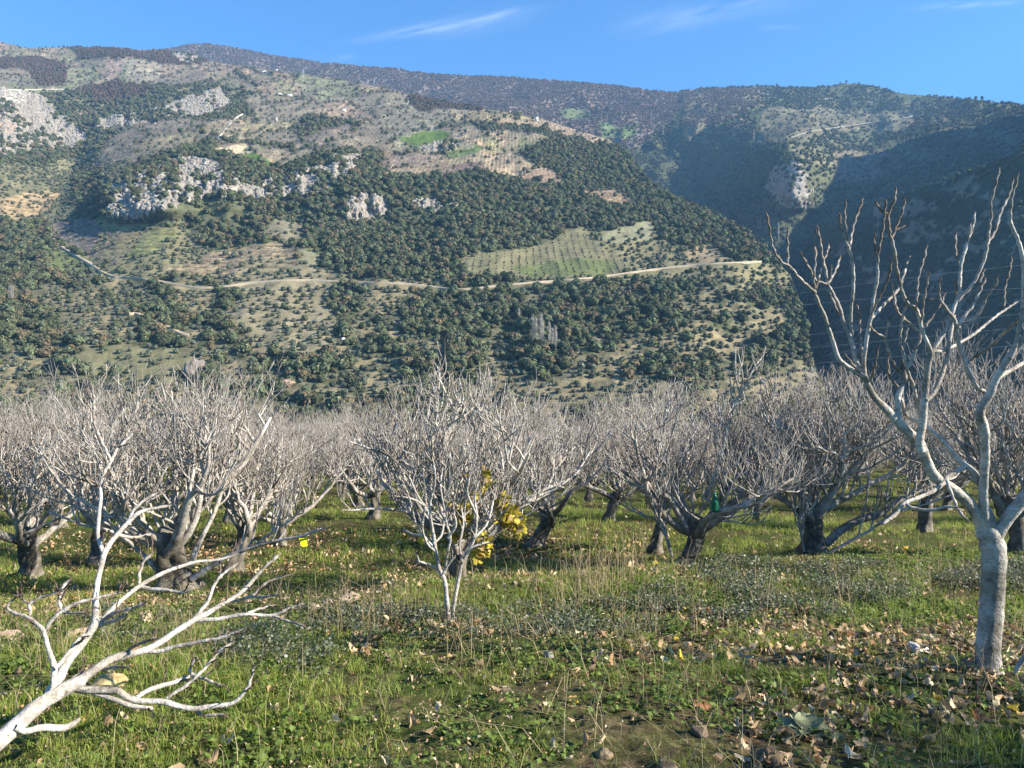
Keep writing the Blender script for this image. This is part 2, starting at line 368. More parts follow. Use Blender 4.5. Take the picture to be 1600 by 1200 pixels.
poly([(898,299),(940,293),(965,295),(996,318),(975,323),(945,318)], (.30,.21,.125), .15, 2, .3, .5)
poly([(1072,398),(1085,382),(1115,381),(1142,402),(1095,414)], TAN, .15, 1, .1, .4)
poly([(928,372),(960,358),(1010,348),(1018,360),(1013,378),(960,378)], (.21,.20,.12), .25, 1, .15, .5)
poly([(-100,318),(40,302),(92,300),(85,328),(30,342),(-100,345)], (.33,.24,.13), .2, 1, .2, .6)
poly([(130,545),(290,548),(330,575),(300,592),(160,590),(110,570)], (.16,.15,.08), .25, 1, .35)
poly([(380,400),(520,432),(520,545),(440,560),(340,500),(370,470)], (.21,.18,.11), .25, 1, .42)
poly([(430,345),(470,350),(480,380),(440,384),(400,372)], (.17,.15,.10), .25, 1, .3)
# parcels: neighbouring plots differ in soil tone, with scrubby hedges between
_pr = np.random.default_rng(88); sx_, sy_ = _pr.uniform(-100, 1000, 95), _pr.uniform(75, 300, 95); stn = 1+.20*_pr.normal(size=95).clip(-1.4, 1.4); hue = _pr.normal(size=(95, 3))*.05
d1 = np.full(shape, 1e9); d2 = d1.copy(); who = np.zeros(shape, int)
for k_ in range(95):
    dd = np.hypot((PX+.5*(QX-PX)-sx_[k_]), 1.9*(PY+.5*(QY-PY)-sy_[k_])+.25*(PX-sx_[k_])); nb_ = dd < d1; d2 = np.where(nb_, d1, np.minimum(d2, dd)); who = np.where(nb_, k_, who); d1 = np.minimum(d1, dd)
pm = (typ == 2) & (PY < 300); col = np.where(pm[..., None], col*stn[who][..., None]*(1+hue[who]), col)
hd = pm & ((d2-d1) < 1.3) & (_pr.random(95)[who] < .5); col[hd] *= .6; typ[hd] = 0; den[hd] = .55
for pl_, per_ in (([(84,345),(150,345),(170,375),(190,415),(160,408),(110,385),(80,365)], 5.), ([(150,372),(222,352),(210,372),(172,412),(150,400)], 6.), ([(222,372),(240,357),(282,366),(262,385),(235,402),(200,405)], 6.), ([(250,428),(300,412),(335,398),(440,386),(462,400),(466,420),(440,430),(340,436)], 7.), ([(-100,318),(40,302),(92,300),(85,328),(30,342),(-100,345)], 9.)):
    mk = inpoly(PX+.4*(QX-PX), PY+.4*(QY-PY), pl_); zz = ((h1['Z']+.02*h1['X'])/per_+.35*n_a) % 1; col[mk & (zz < .22)] *= .55; col[mk & (zz > .8)] *= 1.25
rk = rockmask(PX, PY) > .5
rv = 1+.35*n_c+.25*n_a
col[rk] = np.array((.27,.235,.195))*rv[rk][:, None]; typ[rk] = 5; den[rk] = np.clip(.10+.6*n_b+.5*n_a, .0, .5)[rk]
q = inpoly(QX, QY, [(-100,132),(30,140),(48,150),(40,158),(0,152),(-100,150)]); col[q] = (.42,.39,.32); den[q] = 0
q = inpoly(QX, QY, [(-60,180),(15,182),(24,200),(5,212),(-60,210)]); col[q] = (.42,.26,.16); den[q] = .05
col = np.clip(col, .02, .8)
# terraces: faint contour lines on fields, wall shadow painted dark, stone pale
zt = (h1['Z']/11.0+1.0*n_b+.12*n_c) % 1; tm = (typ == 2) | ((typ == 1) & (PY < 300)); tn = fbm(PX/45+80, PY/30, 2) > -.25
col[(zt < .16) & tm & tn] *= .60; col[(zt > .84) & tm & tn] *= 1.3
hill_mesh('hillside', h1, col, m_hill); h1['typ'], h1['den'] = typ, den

# ---- the mountain behind (far ridge and right-hand mountain)
top2 = [(-200,95),(100,90),(200,84),(260,76),(300,69),(320,67),(350,71),(430,87),(500,97),(600,107),(700,116),(800,122),(900,130),(1000,139),(1050,143),(1100,138),(1200,135),(1260,137),(1320,130),(1360,133),(1400,144),(1460,150),(1530,157),(1600,167),(1750,185),(1950,215)]
c2 = [(-200,95,3300),(200,84,3200),(320,67,3300),(500,97,3100),(800,122,2900),(1050,143,2700),(1200,135,2600),(1320,130,2500),(1450,150,2350),(1600,167,2150),(1950,215,1900),
      (300,150,2800),(600,160,2550),(800,180,2300),(900,190,2250),(1000,200,2150),(1060,190,2200),(960,240,2000),(990,260,1960),(1060,280,1950),(1130,290,1830),(1190,290,1590),(1228,300,1290),(1235,262,1350),(1130,190,2120),(1180,225,1800),
      (1290,300,1370),(1265,250,1440),(1340,220,1950),(1400,250,1750),(1500,200,1950),(1300,180,2200),(1450,190,2050),(1350,300,1500),(1450,290,1400),(1600,250,1500),(1200,360,1320),(1260,360,1330),(1000,330,1820),(1100,350,1720),
      (800,400,1300),(1100,450,1150),(1300,450,1150),(1500,450,1100),(400,400,1500),(1600,350,1200),(1900,400,1100)]
f2 = rbf_fit(c2)
def relief2(PX, PY):
    r = .022*fbm(PX/70+4, PY/60, 4)*sstep(130, 200, PY)
    r += .010*fbm(PX/16+4, PY/20, 3)*sstep(130, 180, PY)
    r -= .05*sstep(1030, 1090, PX+(PY-180)*.5)*np.exp(-((PX-1090)/110)**2*(PX > 1090))*np.exp(-((PY-185)/26)**2)
    return r
px2 = np.linspace(-150, 1900, 640)
h2 = hill(px2, top2, 480, 230, f2, 9, seedo=31, relief=relief2)
PX, PY = h2['PX'], h2['PY']; QX, QY = warp(PX, PY); shape = PX.shape
n_a = fbm(PX/14, PY/9, 4); n_b = fbm(PX/60+7, PY/30, 3); n_c = fbm(PX/4, PY/2.5, 2)
col = np.zeros(shape+(3,)); typ = np.zeros(shape, int); den = np.zeros(shape)
full = np.ones(shape, bool)
setc(full, (.165, .13, .11), .2, 3, .8)                      # purple brown bare woods
rt = (PX+1.2*(PY-150)) > 1090
setc(rt, (.095, .10, .055), .28, 1, np.clip(.55+n_b, .1, 1))
setc(rt & (n_b+.5*n_a > .2), (.135, .12, .08), .25)
poly([(870,165),(925,168),(920,190),(880,190)], (.11,.13,.06), .1, 1, .1, .5)
poly([(930,190),(1000,190),(985,215),(940,215)], (.11,.14,.06), .1, 1, .2, .6)
poly([(1070,140),(1200,140),(1180,175),(1100,200),(1080,220),(1060,200)], (.15,.13,.085), .2, 3, .4)
poly([(1220,225),(1280,235),(1320,262),(1330,285),(1270,262)], (.16,.15,.085), .2, 1, .3)
poly([(1300,240),(1390,240),(1370,285),(1310,285)], (.15,.13,.09), .3, 2, .4)
poly([(1200,175),(1430,170),(1420,200),(1290,215),(1220,235),(1180,225)], (.135,.125,.08), .2, 2, .5)
low2 = PY > 225; setc(low2 & (PX < 1230), (.075,.08,.045), .2, 0, .9)
setc((PY > 295), (.08,.085,.05), .2, 0, .9)
poly([(1212,262),(1240,252),(1262,290),(1258,325),(1215,322),(1195,300)], (.24,.22,.19), .45, 5, .45)
poly([(960,240),(1010,235),(1030,260),(990,285),(960,270)], (.075,.08,.045), .2, 0, .9)
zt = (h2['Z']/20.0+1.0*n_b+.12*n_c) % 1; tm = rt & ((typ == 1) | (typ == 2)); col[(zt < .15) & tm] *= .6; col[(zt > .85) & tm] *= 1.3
col = np.clip(col, .02, .8); T2 = (typ.copy(), den.copy())
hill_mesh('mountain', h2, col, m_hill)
h2['typ'], h2['den'] = T2

# ---- dark valley wall on the right, turned from the sun
top3 = [(1120,520),(1180,450),(1230,405),(1262,370),(1300,340),(1350,318),(1420,300),(1500,272),(1560,250),(1600,232),(1700,180),(1850,60),(2000,-120),(2200,-280),(2500,-330),(2700,-330)]  # right end of the crest raised out of view to shade the mountain
c3 = [(1180,450,1350),(1230,405,1330),(1262,370,1280),(1300,340,1200),(1420,292,980),(1500,256,870),(1600,206,770),(1700,180,830),(1850,60,1000),(2000,-120,1200),(2200,-280,1450),(2500,-330,1700),
      (1200,600,1150),(1300,600,900),(1450,600,680),(1600,600,540),(1850,600,430),(2600,600,300),(1200,760,900),(1400,760,560),(1600,760,430),(2000,760,300),(2600,760,300),(2000,350,800),(2500,300,900),
      (1300,450,1080),(1450,430,820),(1600,400,660)]
f3 = rbf_fit(c3)
px3 = np.linspace(1120, 2600, 330)
h3 = hill(px3, top3, 800, 150, f3, 7, seedo=63, back=20, relief=lambda a, b: .02*fbm(a/40, b/50, 4))
PX, PY = h3['PX'], h3['PY']; QX, QY = warp(PX, PY); shape = PX.shape
n_a = fbm(PX/14, PY/9, 4); n_b = fbm(PX/60+7, PY/36, 3); n_c = fbm(PX/4, PY/2.5, 2)
col = np.zeros(shape+(3,)); typ = np.zeros(shape, int); den = np.zeros(shape)
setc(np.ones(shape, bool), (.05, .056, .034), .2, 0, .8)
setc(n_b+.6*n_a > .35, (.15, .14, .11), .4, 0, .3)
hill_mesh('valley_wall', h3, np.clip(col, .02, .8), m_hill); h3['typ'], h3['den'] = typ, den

# ------------------------------------------------------------------ tree crowns for the hills
def clump_mesh(name, n, rx, rz, size, col, var, seed, core=True, trunk=True, bare=False, z0=None):
    r = np.random.default_rng(seed); V = []; Cc = []; F3 = []; F4 = []
    z0 = rz*.95 if z0 is None else z0
    lob = r.normal(size=(9, 3)); lob /= np.linalg.norm(lob, axis=1)[:, None]; la = r.uniform(.75, 1.12, 9)
    def rad(d):
        k = np.exp(6*(d@lob.T-1)); return .72+.36*(k*la).sum(1)/(.35+k.sum(1))
    if core and not bare:
        import bmesh
        bm = bmesh.new(); bmesh.ops.create_icosphere(bm, subdivisions=2, radius=1); cv = np.array([v.co[:] for v in bm.verts]); cf = np.array([[v.index for v in f.verts] for f in bm.faces]); bm.free()
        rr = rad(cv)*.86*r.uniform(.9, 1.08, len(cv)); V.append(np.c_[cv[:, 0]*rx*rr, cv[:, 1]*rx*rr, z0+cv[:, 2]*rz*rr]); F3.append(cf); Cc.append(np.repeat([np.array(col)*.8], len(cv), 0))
    nb = sum(len(v) for v in V)
    d = r.normal(size=(n, 3)); d /= np.linalg.norm(d, axis=1)[:, None]; d[:, 2] = np.where(d[:, 2] < -.6, -d[:, 2], d[:, 2])
    rr = rad(d)*r.uniform(.78 if not bare else .3, 1.06, n)
    c = np.c_[d[:, 0]*rx*rr, d[:, 1]*rx*rr, z0+d[:, 2]*rz*rr]
    t1 = r.normal(size=(n, 3)); t1 -= (t1*d).sum(1)[:, None]*d*r.uniform(.2, .9, n)[:, None]; t1 /= np.linalg.norm(t1, axis=1)[:, None]
    if bare: t1 = d*.8+np.array([0, 0, .8])+r.normal(size=(n, 3))*.25; t1 /= np.linalg.norm(t1, axis=1)[:, None]
    t2 = np.cross(t1, d+r.normal(size=(n, 3))*.5); t2 /= np.linalg.norm(t2, axis=1)[:, None]
    s1 = size*r.uniform(.6, 1.3, n)[:, None]; s2 = s1*(.75 if not bare else .09)
    if bare: s1 = s1*2.2
    q = np.stack([c-t1*s1-t2*s2*.6, c+t2*s2, c+t1*s1*1.1+t2*s2*.2, c-t2*s2], 1).reshape(-1, 3)
    V.append(q); F4.append(nb+np.arange(4*n).reshape(n, 4)); cv = np.array(col)*(1+var*r.normal(size=(n, 1)))*(1+.12*r.normal(size=(n, 3))); Cc.append(np.repeat(np.clip(cv, .008, 1), 4, 0)); nb += 4*n
    if trunk:
        k = 5; a = np.arange(k)/k*2*math.pi; h = max(z0-rz*.5, .6)
        V.append(np.r_[np.c_[.28*np.cos(a), .28*np.sin(a), -1+0*a], np.c_[.18*np.cos(a), .18*np.sin(a), h+0*a]]); Cc.append(np.repeat([[.12, .10, .08]], 2*k, 0))
        i = np.arange(k); F4.append(np.c_[nb+i, nb+(i+1) % k, nb+k+(i+1) % k, nb+k+i])
    F = ([np.vstack(F3)] if F3 else [])+[np.vstack(F4)]
    return mesh_np(name, np.vstack(V), F, m_leafmass, col=np.vstack(Cc), link=False)
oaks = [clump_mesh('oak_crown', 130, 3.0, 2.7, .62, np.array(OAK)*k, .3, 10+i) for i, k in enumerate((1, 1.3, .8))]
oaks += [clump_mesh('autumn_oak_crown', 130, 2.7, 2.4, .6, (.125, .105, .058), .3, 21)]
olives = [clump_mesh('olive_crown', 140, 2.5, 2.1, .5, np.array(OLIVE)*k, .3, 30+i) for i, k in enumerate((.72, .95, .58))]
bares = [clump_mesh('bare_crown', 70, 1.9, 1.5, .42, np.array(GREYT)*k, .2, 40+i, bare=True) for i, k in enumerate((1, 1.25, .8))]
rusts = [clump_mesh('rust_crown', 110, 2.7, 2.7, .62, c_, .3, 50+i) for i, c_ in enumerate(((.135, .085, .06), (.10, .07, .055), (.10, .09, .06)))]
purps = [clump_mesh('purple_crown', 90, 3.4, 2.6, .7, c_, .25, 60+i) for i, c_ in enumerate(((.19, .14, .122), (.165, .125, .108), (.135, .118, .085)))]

def scatter(name, pts, rz, sc, protos, seed, label=None, cat=None, flat=1.0):
    pts = np.asarray(pts, dtype=np.float32); r = np.random.default_rng(seed); n = len(pts)
    o = mesh_np(name, pts, [], None, attrs={'sc': sc, 'rz': rz, 'pick': r.integers(0, len(protos), n).astype(float)})
    g = bpy.data.node_groups.new(name, 'GeometryNodeTree'); g.interface.new_socket('Geometry', in_out='INPUT', socket_type='NodeSocketGeometry'); g.interface.new_socket('Geometry', in_out='OUTPUT', socket_type='NodeSocketGeometry')
    gi = g.nodes.new('NodeGroupInput'); go = g.nodes.new('NodeGroupOutput'); j = g.nodes.new('GeometryNodeJoinGeometry')
    def at(nm):
        a = g.nodes.new('GeometryNodeInputNamedAttribute'); a.data_type = 'FLOAT'; a.inputs[0].default_value = nm; return a.outputs[0]
    cx = g.nodes.new('ShaderNodeCombineXYZ'); g.links.new(at('rz'), cx.inputs[2])
    for i, p in enumerate(protos):
        ins = g.nodes.new('GeometryNodeInstanceOnPoints'); oi = g.nodes.new('GeometryNodeObjectInfo'); oi.inputs[0].default_value = p
        cmp = g.nodes.new('FunctionNodeCompare'); cmp.data_type = 'FLOAT'; cmp.operation = 'EQUAL'; g.links.new(at('pick'), cmp.inputs[0]); cmp.inputs[1].default_value = i; cmp.inputs['Epsilon'].default_value = .1
        g.links.new(gi.outputs[0], ins.inputs['Points']); g.links.new(cmp.outputs[0], ins.inputs['Selection']); g.links.new(oi.outputs['Geometry'], ins.inputs['Instance'])
        g.links.new(cx.outputs[0], ins.inputs['Rotation']); g.links.new(at('sc'), ins.inputs['Scale']); g.links.new(ins.outputs[0], j.inputs[0])
    g.links.new(j.outputs[0], go.inputs[0])
    md = o.modifiers.new('scatter', 'NODES'); md.node_group = g
    return tag(o, label, cat, kind='stuff')

def sample(h, want, spacing, seed, jitter=True):
    """random points over the hill's own surface, density by type; want: dict type->bool"""
    r = np.random.default_rng(seed); n = h['nrow']
    X, Y, Z = (h[k][:n] for k in 'XYZ'); T = h['typ'][:n]; Dn = h['den'][:n]
    vx = np.stack([np.diff(X, axis=1)[:-1], np.diff(Y, axis=1)[:-1]], -1); vy = np.stack([np.diff(X, axis=0)[:, :-1], np.diff(Y, axis=0)[:, :-1]], -1)
    A = np.abs(vx[..., 0]*vy[..., 1]-vx[..., 1]*vy[..., 0]); dz = np.diff(Z, axis=0)[:, :-1]
    A = np.sqrt(A**2+(np.abs(vx[..., 0])*np.abs(dz))**2*.35)
    A = A*np.isin(T[:-1, :-1], want)*Dn[:-1, :-1]
    cnt = r.poisson(A/spacing**2); i, j = np.nonzero(cnt); rep = cnt[i, j]; i = np.repeat(i, rep); j = np.repeat(j, rep)
    a, b = r.random(len(i)), r.random(len(i))
    def bl(Q): return (Q[i, j]*(1-a)+Q[i+1, j]*a)*(1-b)+(Q[i, j+1]*(1-a)+Q[i+1, j+1]*a)*b
    return np.stack([bl(X), bl(Y), bl(Z)], -1)
def scr(p): return 800+p[:, 0]/p[:, 1]*1200, 600-p[:, 2]/p[:, 1]*1200
def thin(p, dmin, seed):
    """drop points that crowd each other (grid hash)"""
    r = np.random.default_rng(seed); p = p[r.permutation(len(p))]; cell = {}; keep = []
    for k, q in enumerate(p):
        c = (int(q[0]//dmin), int(q[1]//dmin))
        ok = True
        for dx in (-1, 0, 1):
            for dy in (-1, 0, 1):
                for m_ in cell.get((c[0]+dx, c[1]+dy), ()):
                    if (p[m_][0]-q[0])**2+(p[m_][1]-q[1])**2 < dmin*dmin: ok = False; break
                if not ok: break
            if not ok: break
        if ok: keep.append(k); cell.setdefault(c, []).append(k)
    return p[keep]
def inview(p, m=330):
    x, y = scr(p); return p[(x > -m) & (x < 1600+m) & (y < 690)]
ROADS = [[(180,433),(200,434),(220,436),(260,441),(310,450),(345,449),(400,442),(480,438),(560,442),(640,444),(680,449),(720,453),(760,449),(800,445),(860,440),(900,437),(960,430),(1010,423),(1070,416),(1130,412),(1190,409)],
         [(76,370),(92,382),(110,393),(130,405),(150,418),(168,429),(183,433)], [(205,491),(215,490),(235,499),(255,508),(280,520),(300,525)], [(340,216),(350,205),(362,190),(378,178)]]
def offroad(p, above=1.2, below=7.0):
    x, y = scr(p); k = np.ones(len(p), bool)
    for rd_ in ROADS:
        a_ = np.array(rd_, float); o_ = np.argsort(a_[:, 0]); yr = np.interp(x, a_[o_, 0], a_[o_, 1]); k &= ~((x > a_[:, 0].min()-3) & (x < a_[:, 0].max()+3) & (y > yr-above) & (y < yr+below))
    return p[k]
def rnd(n, a, b, s): return np.random.default_rng(s).uniform(a, b, n)
p = inview(sample(h1, [0, 5], 3.7, 1)); p = thin(p, 2.6, 1); p = offroad(p); p[:, 2] -= .8
scatter('oak_woodland', p, rnd(len(p), 0, 6.28, 2), rnd(len(p), .62, 1.28, 3)**2.0, oaks, 4, 'dense dark evergreen oak scrub covering the slope and crags across the valley', 'woodland')
print('oak', len(p))
p = inview(sample(h1, [1], 3.9, 5)); p = thin(p, 3.5, 5); p = offroad(p); p[:, 2] -= .5
x_, y_ = scr(p); o_ = np.argsort(p[:, 1]); vis = [k for k in o_ if 0 < x_[k] < 1250 and y_[k] < 605]
olive_near = p[vis[:285]]; p = np.delete(p, vis[:285], 0)
scatter('olive_groves', p, rnd(len(p), 0, 6.28, 6), rnd(len(p), .42, .98, 7), olives*2+[oaks[0]], 8, 'round grey-green olive trees dotted over the grassy slope around the dirt road', 'olive grove')
print('olive', len(p))
root = None
lab = 'small round grey-green olive tree on the slope above the tops of the bare orchard'
for k, q in enumerate(olive_near):
    o = bpy.data.objects.new('olive_tree', olives[k % 3].data); C.objects.link(o)
    o.location = q; o.rotation_euler = (0, 0, random.uniform(0, 6.28)); s_ = random.uniform(.48, .98); o.scale = (s_, s_, s_*random.uniform(.85, 1.1))
    tag(o, lab, 'olive tree', 'olive trees on the lower slope')
# fig orchards far up: trees in rows
p = inview(sample(h1, [2], 2.9, 9)); g_ = 5.2
p2 = p.copy(); p2[:, 0] = np.round(p2[:, 0]/g_)*g_+.35*np.random.default_rng(3).normal(size=len(p)); p2[:, 1] = np.round(p2[:, 1]/g_)*g_+.35*np.random.default_rng(4).normal(size=len(p))
key = np.round(p[:, :2]/g_).astype(int); _, ui = np.unique(key, axis=0, return_index=True)
q = p2[ui]; q[:, 2] = p[ui, 2]-.2
scatter('far_orchards', q, rnd(len(q), 0, 6.28, 6), rnd(len(q), .8, 1.35, 7), bares*4+[olives[0]], 11, 'grey bare fruit trees in rows on the high plateau fields', 'orchard')
print('far orch', len(q))
p = inview(sample(h1, [3], 4.2, 12)); p = thin(p, 3, 5); p[:, 2] -= .5
scatter('rusty_woodland', p, rnd(len(p), 0, 6.28, 6), rnd(len(p), .7, 1.4, 7), rusts, 13, 'reddish brown leafless wood along the crest and in patches on the plateau', 'woodland')
p = sample(h1, [4], 2.6, 14); g_ = 6.5; key = np.round(p[:, :2]/g_).astype(int); _, ui = np.unique(key, axis=0, return_index=True); q = p[ui]; q[:, :2] = key[ui]*g_+np.random.default_rng(5).normal(size=(len(ui), 2))*.3
q[:, 2] = p[ui, 2]+(q[:, 1]-p[ui, 1])*.42-.1
scatter('young_grove', q, rnd(len(q), 0, 6.28, 6), rnd(len(q), .22, .42, 7), [olives[0]], 15, 'tiny young trees planted in rows on the tan field above the road', 'young grove')
# mountain behind
p = inview(sample(h2, [3], 6.2, 16)); scatter('mountain_woodland', p, rnd(len(p), 0, 6.28, 6), rnd(len(p), .6, 1.25, 7), purps, 17, 'purplish bare woodland on the far mountain ridge', 'woodland'); print(len(p))
p = inview(sample(h2, [0, 1, 5], 7.5, 18)); scatter('mountain_scrub', p, rnd(len(p), 0, 6.28, 6), rnd(len(p), .7, 1.6, 7), oaks[:3]+olives, 19, 'dark evergreen scrub on the right-hand mountain', 'scrub'); print(len(p))
p = inview(sample(h2, [2], 7, 20)); scatter('mountain_orchards', p, rnd(len(p), 0, 6.28, 6), rnd(len(p), .8, 1.5, 7), bares+[olives[0]], 21, 'thin rows of small trees on terraces of the right-hand mountain', 'orchard'); print(len(p))
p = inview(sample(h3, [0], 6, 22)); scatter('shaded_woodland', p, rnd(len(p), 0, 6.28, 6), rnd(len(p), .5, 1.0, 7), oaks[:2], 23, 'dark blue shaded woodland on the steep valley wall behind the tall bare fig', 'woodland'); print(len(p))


# ------------------------------------------------------------------ tubes and fig trees
def tube(Pn, Rn, k=5, knobs=0, seed=0, cap=True, lump=0):
    """swept tube through points Pn with radii Rn -> verts, quads"""
    Pn = np.asarray(Pn, float); Rn = np.asarray(Rn, float); n = len(Pn)
    T = np.gradient(Pn, axis=0); T /= np.linalg.norm(T, axis=1)[:, None]+1e-12
    ref = np.array([0, 0, 1.]) if abs(T[0, 2]) < .8 else np.array([1., 0, 0])
    Nn = np.empty((n, 3)); u = np.cross(T[0], ref); u /= np.linalg.norm(u); Nn[0] = u
    for i in range(1, n):
        u = u-T[i]*(u@T[i]); u /= np.linalg.norm(u)+1e-12; Nn[i] = u
    B = np.cross(T, Nn); a = np.arange(k)/k*2*math.pi
    rr = Rn[:, None]*np.ones(k)
    if lump:
        r = np.random.default_rng(seed); ph = r.uniform(0, 50, 2)
        rr = rr*(1+lump*(fbm(np.cos(a)[None]*1.3+ph[0]+np.linalg.norm(Pn-Pn[0], axis=1)[:, None]*2.5, np.sin(a)[None]*1.3+ph[1]+0*rr, 4)*2))
    V = Pn[:, None]+rr[..., None]*(np.cos(a)[None, :, None]*Nn[:, None]+np.sin(a)[None, :, None]*B[:, None])
    V = V.reshape(-1, 3); i = np.arange(n-1)[:, None]*k; j = np.arange(k)[None]; j2 = (j+1) % k
    F = np.stack([i+j, i+j2, i+k+j2, i+k+j], -1).reshape(-1, 4)
    if cap:  # pinch the end shut
        V = np.vstack([V, Pn[-1]+T[-1]*Rn[-1]*.8]); L = len(V)-1; e = (n-1)*k
        j = np.arange(k); F = np.vstack([F, np.c_[e+j, e+(j+1) % k, np.full(k, L), np.full(k, L)]])
    return V, F
class Buf:
    def __init__(s): s.V = []; s.F = []; s.C = []; s.n = 0
    def add(s, V, F, c):
        s.V.append(V); s.F.append(F+s.n); s.C.append(np.broadcast_to(np.asarray(c, float), (len(V), 3))); s.n += len(V)
    def obj(s, name, mat, parent=None, link=True, smooth=True):
        F = np.vstack(s.F); tri = F[F[:, 2] == F[:, 3]][:, :3]; qd = F[F[:, 2] != F[:, 3]]
        return mesh_np(name, np.vstack(s.V), [tri, qd], mat, col=np.vstack(s.C), parent=parent, smooth=smooth, link=link)
def unit(v): return v/(np.linalg.norm(v)+1e-12)
def grow(buf, r, p, d, rad, L, lev, spec, zc):
    """one branch and, recursively, its side branches"""
    nseg = spec['seg'][lev]; st = L/nseg; pts = [p]; rd = [rad]; dirs = [d]; wob = spec['wob'][lev]; up = spec['up'][lev]; end = spec['end'][lev]
    d = d.copy()
    for i in range(nseg):
        d = unit(d+r.normal(size=3)*wob+np.array([0, 0, up*(1 if d[2] < .93 else 0)])*(1 if p[2] < zc else .3))
        p = p+d*st; pts.append(p); f = (i+1)/nseg; rd.append(rad*(1-f)+rad*end*f); dirs.append(d)
    pts = np.array(pts); rd = np.array(rd); k = spec['k'][lev]
    brown = np.clip((.0085-rd)/.0035, 0, 1)*spec.get('brown', .55); old = np.clip((rd-.034)/.05, 0, .85)
    V, F = tube(pts, rd, k)
    c = np.stack([np.repeat(brown, k), np.repeat(old, k), 0*np.repeat(old, k)], 1); c = np.vstack([c, c[-1:]]); buf.add(V, F, c)
    if lev+1 >= len(spec['seg']): return
    nc = spec['n'][lev]; nc = r.integers(nc[0], nc[1]+1); az0 = r.uniform(0, 6.28)
    for c_ in range(nc):
        f = spec['t0'][lev]+(1-spec['t0'][lev])*(c_+r.uniform(.2, .9))/nc; f = min(f, .999)*nseg; i = int(f); q = pts[i]+(pts[i+1]-pts[i])*(f-i); dd = dirs[i+1]; rq = rd[i]+(rd[i+1]-rd[i])*(f-i)
        az0 += 2.4+r.normal()*.5; s1 = unit(np.cross(dd, [.13, .21, 1])); s2 = np.cross(dd, s1); side = math.cos(az0)*s1+math.sin(az0)*s2
        if side[2] < -.35 and r.random() < .75: side = -side
        an = R(r.uniform(*spec['ang'][lev])); nd = unit(dd*math.cos(an)+side*math.sin(an))
        if nd[2] < -.15: nd[2] *= -.3; nd = unit(nd)
        LL = spec['len'][lev+1]*r.uniform(.6, 1.25)*(1.12-.35*f/nseg); hroom = zc+.35-q[2]
        if nd[2] > .3: LL = min(LL, max(hroom*r.uniform(.8, 1.25), .12))
        grow(buf, r, q, nd, min(rq*.82, spec['rad'][lev+1]*r.uniform(.8, 1.2)), LL, lev+1, spec, zc)
SPEC = dict(seg=(7, 6, 5, 4), wob=(.17, .15, .14, .10), up=(.13, .15, .17, .13), end=(.2, .32, .45, .6), k=(8, 5, 4, 3), n=((7, 9), (4, 6), (2, 4)), t0=(.22, .15, .15), ang=((35, 70), (30, 62), (22, 50)),
            len=(1.55, 1.05, .64, .46), rad=(.052, .022, .0112, .0074))
def trunk_buf(r, H, rad, lean, gnarl=.25):
    rad = rad*.8
    b = Buf(); n = 18; z = np.linspace(-.15, H, n); f = np.clip(z/H, 0, 1)
    pts = np.c_[lean[0]*f**1.2+.03*np.sin(z*5+r.uniform(0, 6)), lean[1]*f**1.2, z]
    rd = rad*(1.22-.42*sstep(0, .3, f)-.05*sstep(.75, 1, f)); V, F = tube(pts, rd, 22, lump=gnarl*1.6, seed=int(r.integers(999)))
    b.add(V, F, (0, 1, 0)); return b, pts[-1]
def fig(seed, height=3.0, trunk_h=.75, trunk_r=.17, nl=5, spread=1.0, dens=1.0, spec=SPEC, link=True, lean=None, name='fig_tree', limbdirs=None, brown=.18):
    r = np.random.default_rng(seed); e = empty(name, (0, 0, 0)) if link else bpy.data.objects.new(name, None)
    lean = r.normal(size=2)*.12 if lean is None else np.array(lean)
    tb, top = trunk_buf(r, trunk_h, trunk_r, lean); tb.obj('trunk', m_bark, e, link)
    sp = dict(spec); sp['n'] = tuple((max(1, round(a*dens)), max(1, round(b*dens))) for a, b in spec['n']); sp['brown'] = brown
    if limbdirs is None:
        a0 = r.uniform(0, 6.28); limbdirs = [(a0+6.283*i/nl+r.normal()*.25, r.uniform(8, 52), r.uniform(.85, 1.25)) for i in range(nl)]
    lb = Buf()
    for az, el, lk in limbdirs:
        d = np.array([math.cos(az)*math.cos(R(el)), math.sin(az)*math.cos(R(el)), math.sin(R(el))])
        p = np.array([top[0], top[1], trunk_h-r.uniform(.05, .3)])-d*.04
        grow(lb, r, p, d, sp['rad'][0]*r.uniform(.95, 1.5)*min(1.15, trunk_r/.15), sp['len'][0]*spread*lk, 0, sp, height)
    for _ in range(3):   # straight water shoots from the head
        az = r.uniform(0, 6.28); d = unit(np.array([math.cos(az)*.35, math.sin(az)*.35, 1]))
        grow(lb, r, np.array([top[0], top[1], trunk_h-.1]), d, .022, height*r.uniform(.35, .6), 1, sp, height)
    lb.obj('branches', m_bark, e, link); return e
def put(e, x, y, rz=0, s=1, dz=0):
    e.location = (x, y, float(ground_z(x, y))+dz); e.rotation_euler = (0, 0, rz); e.scale = (s, s, s)
def at_px(px, py):
    D = gray(px, py); p = P(px, py, D); return p[0], p[1]

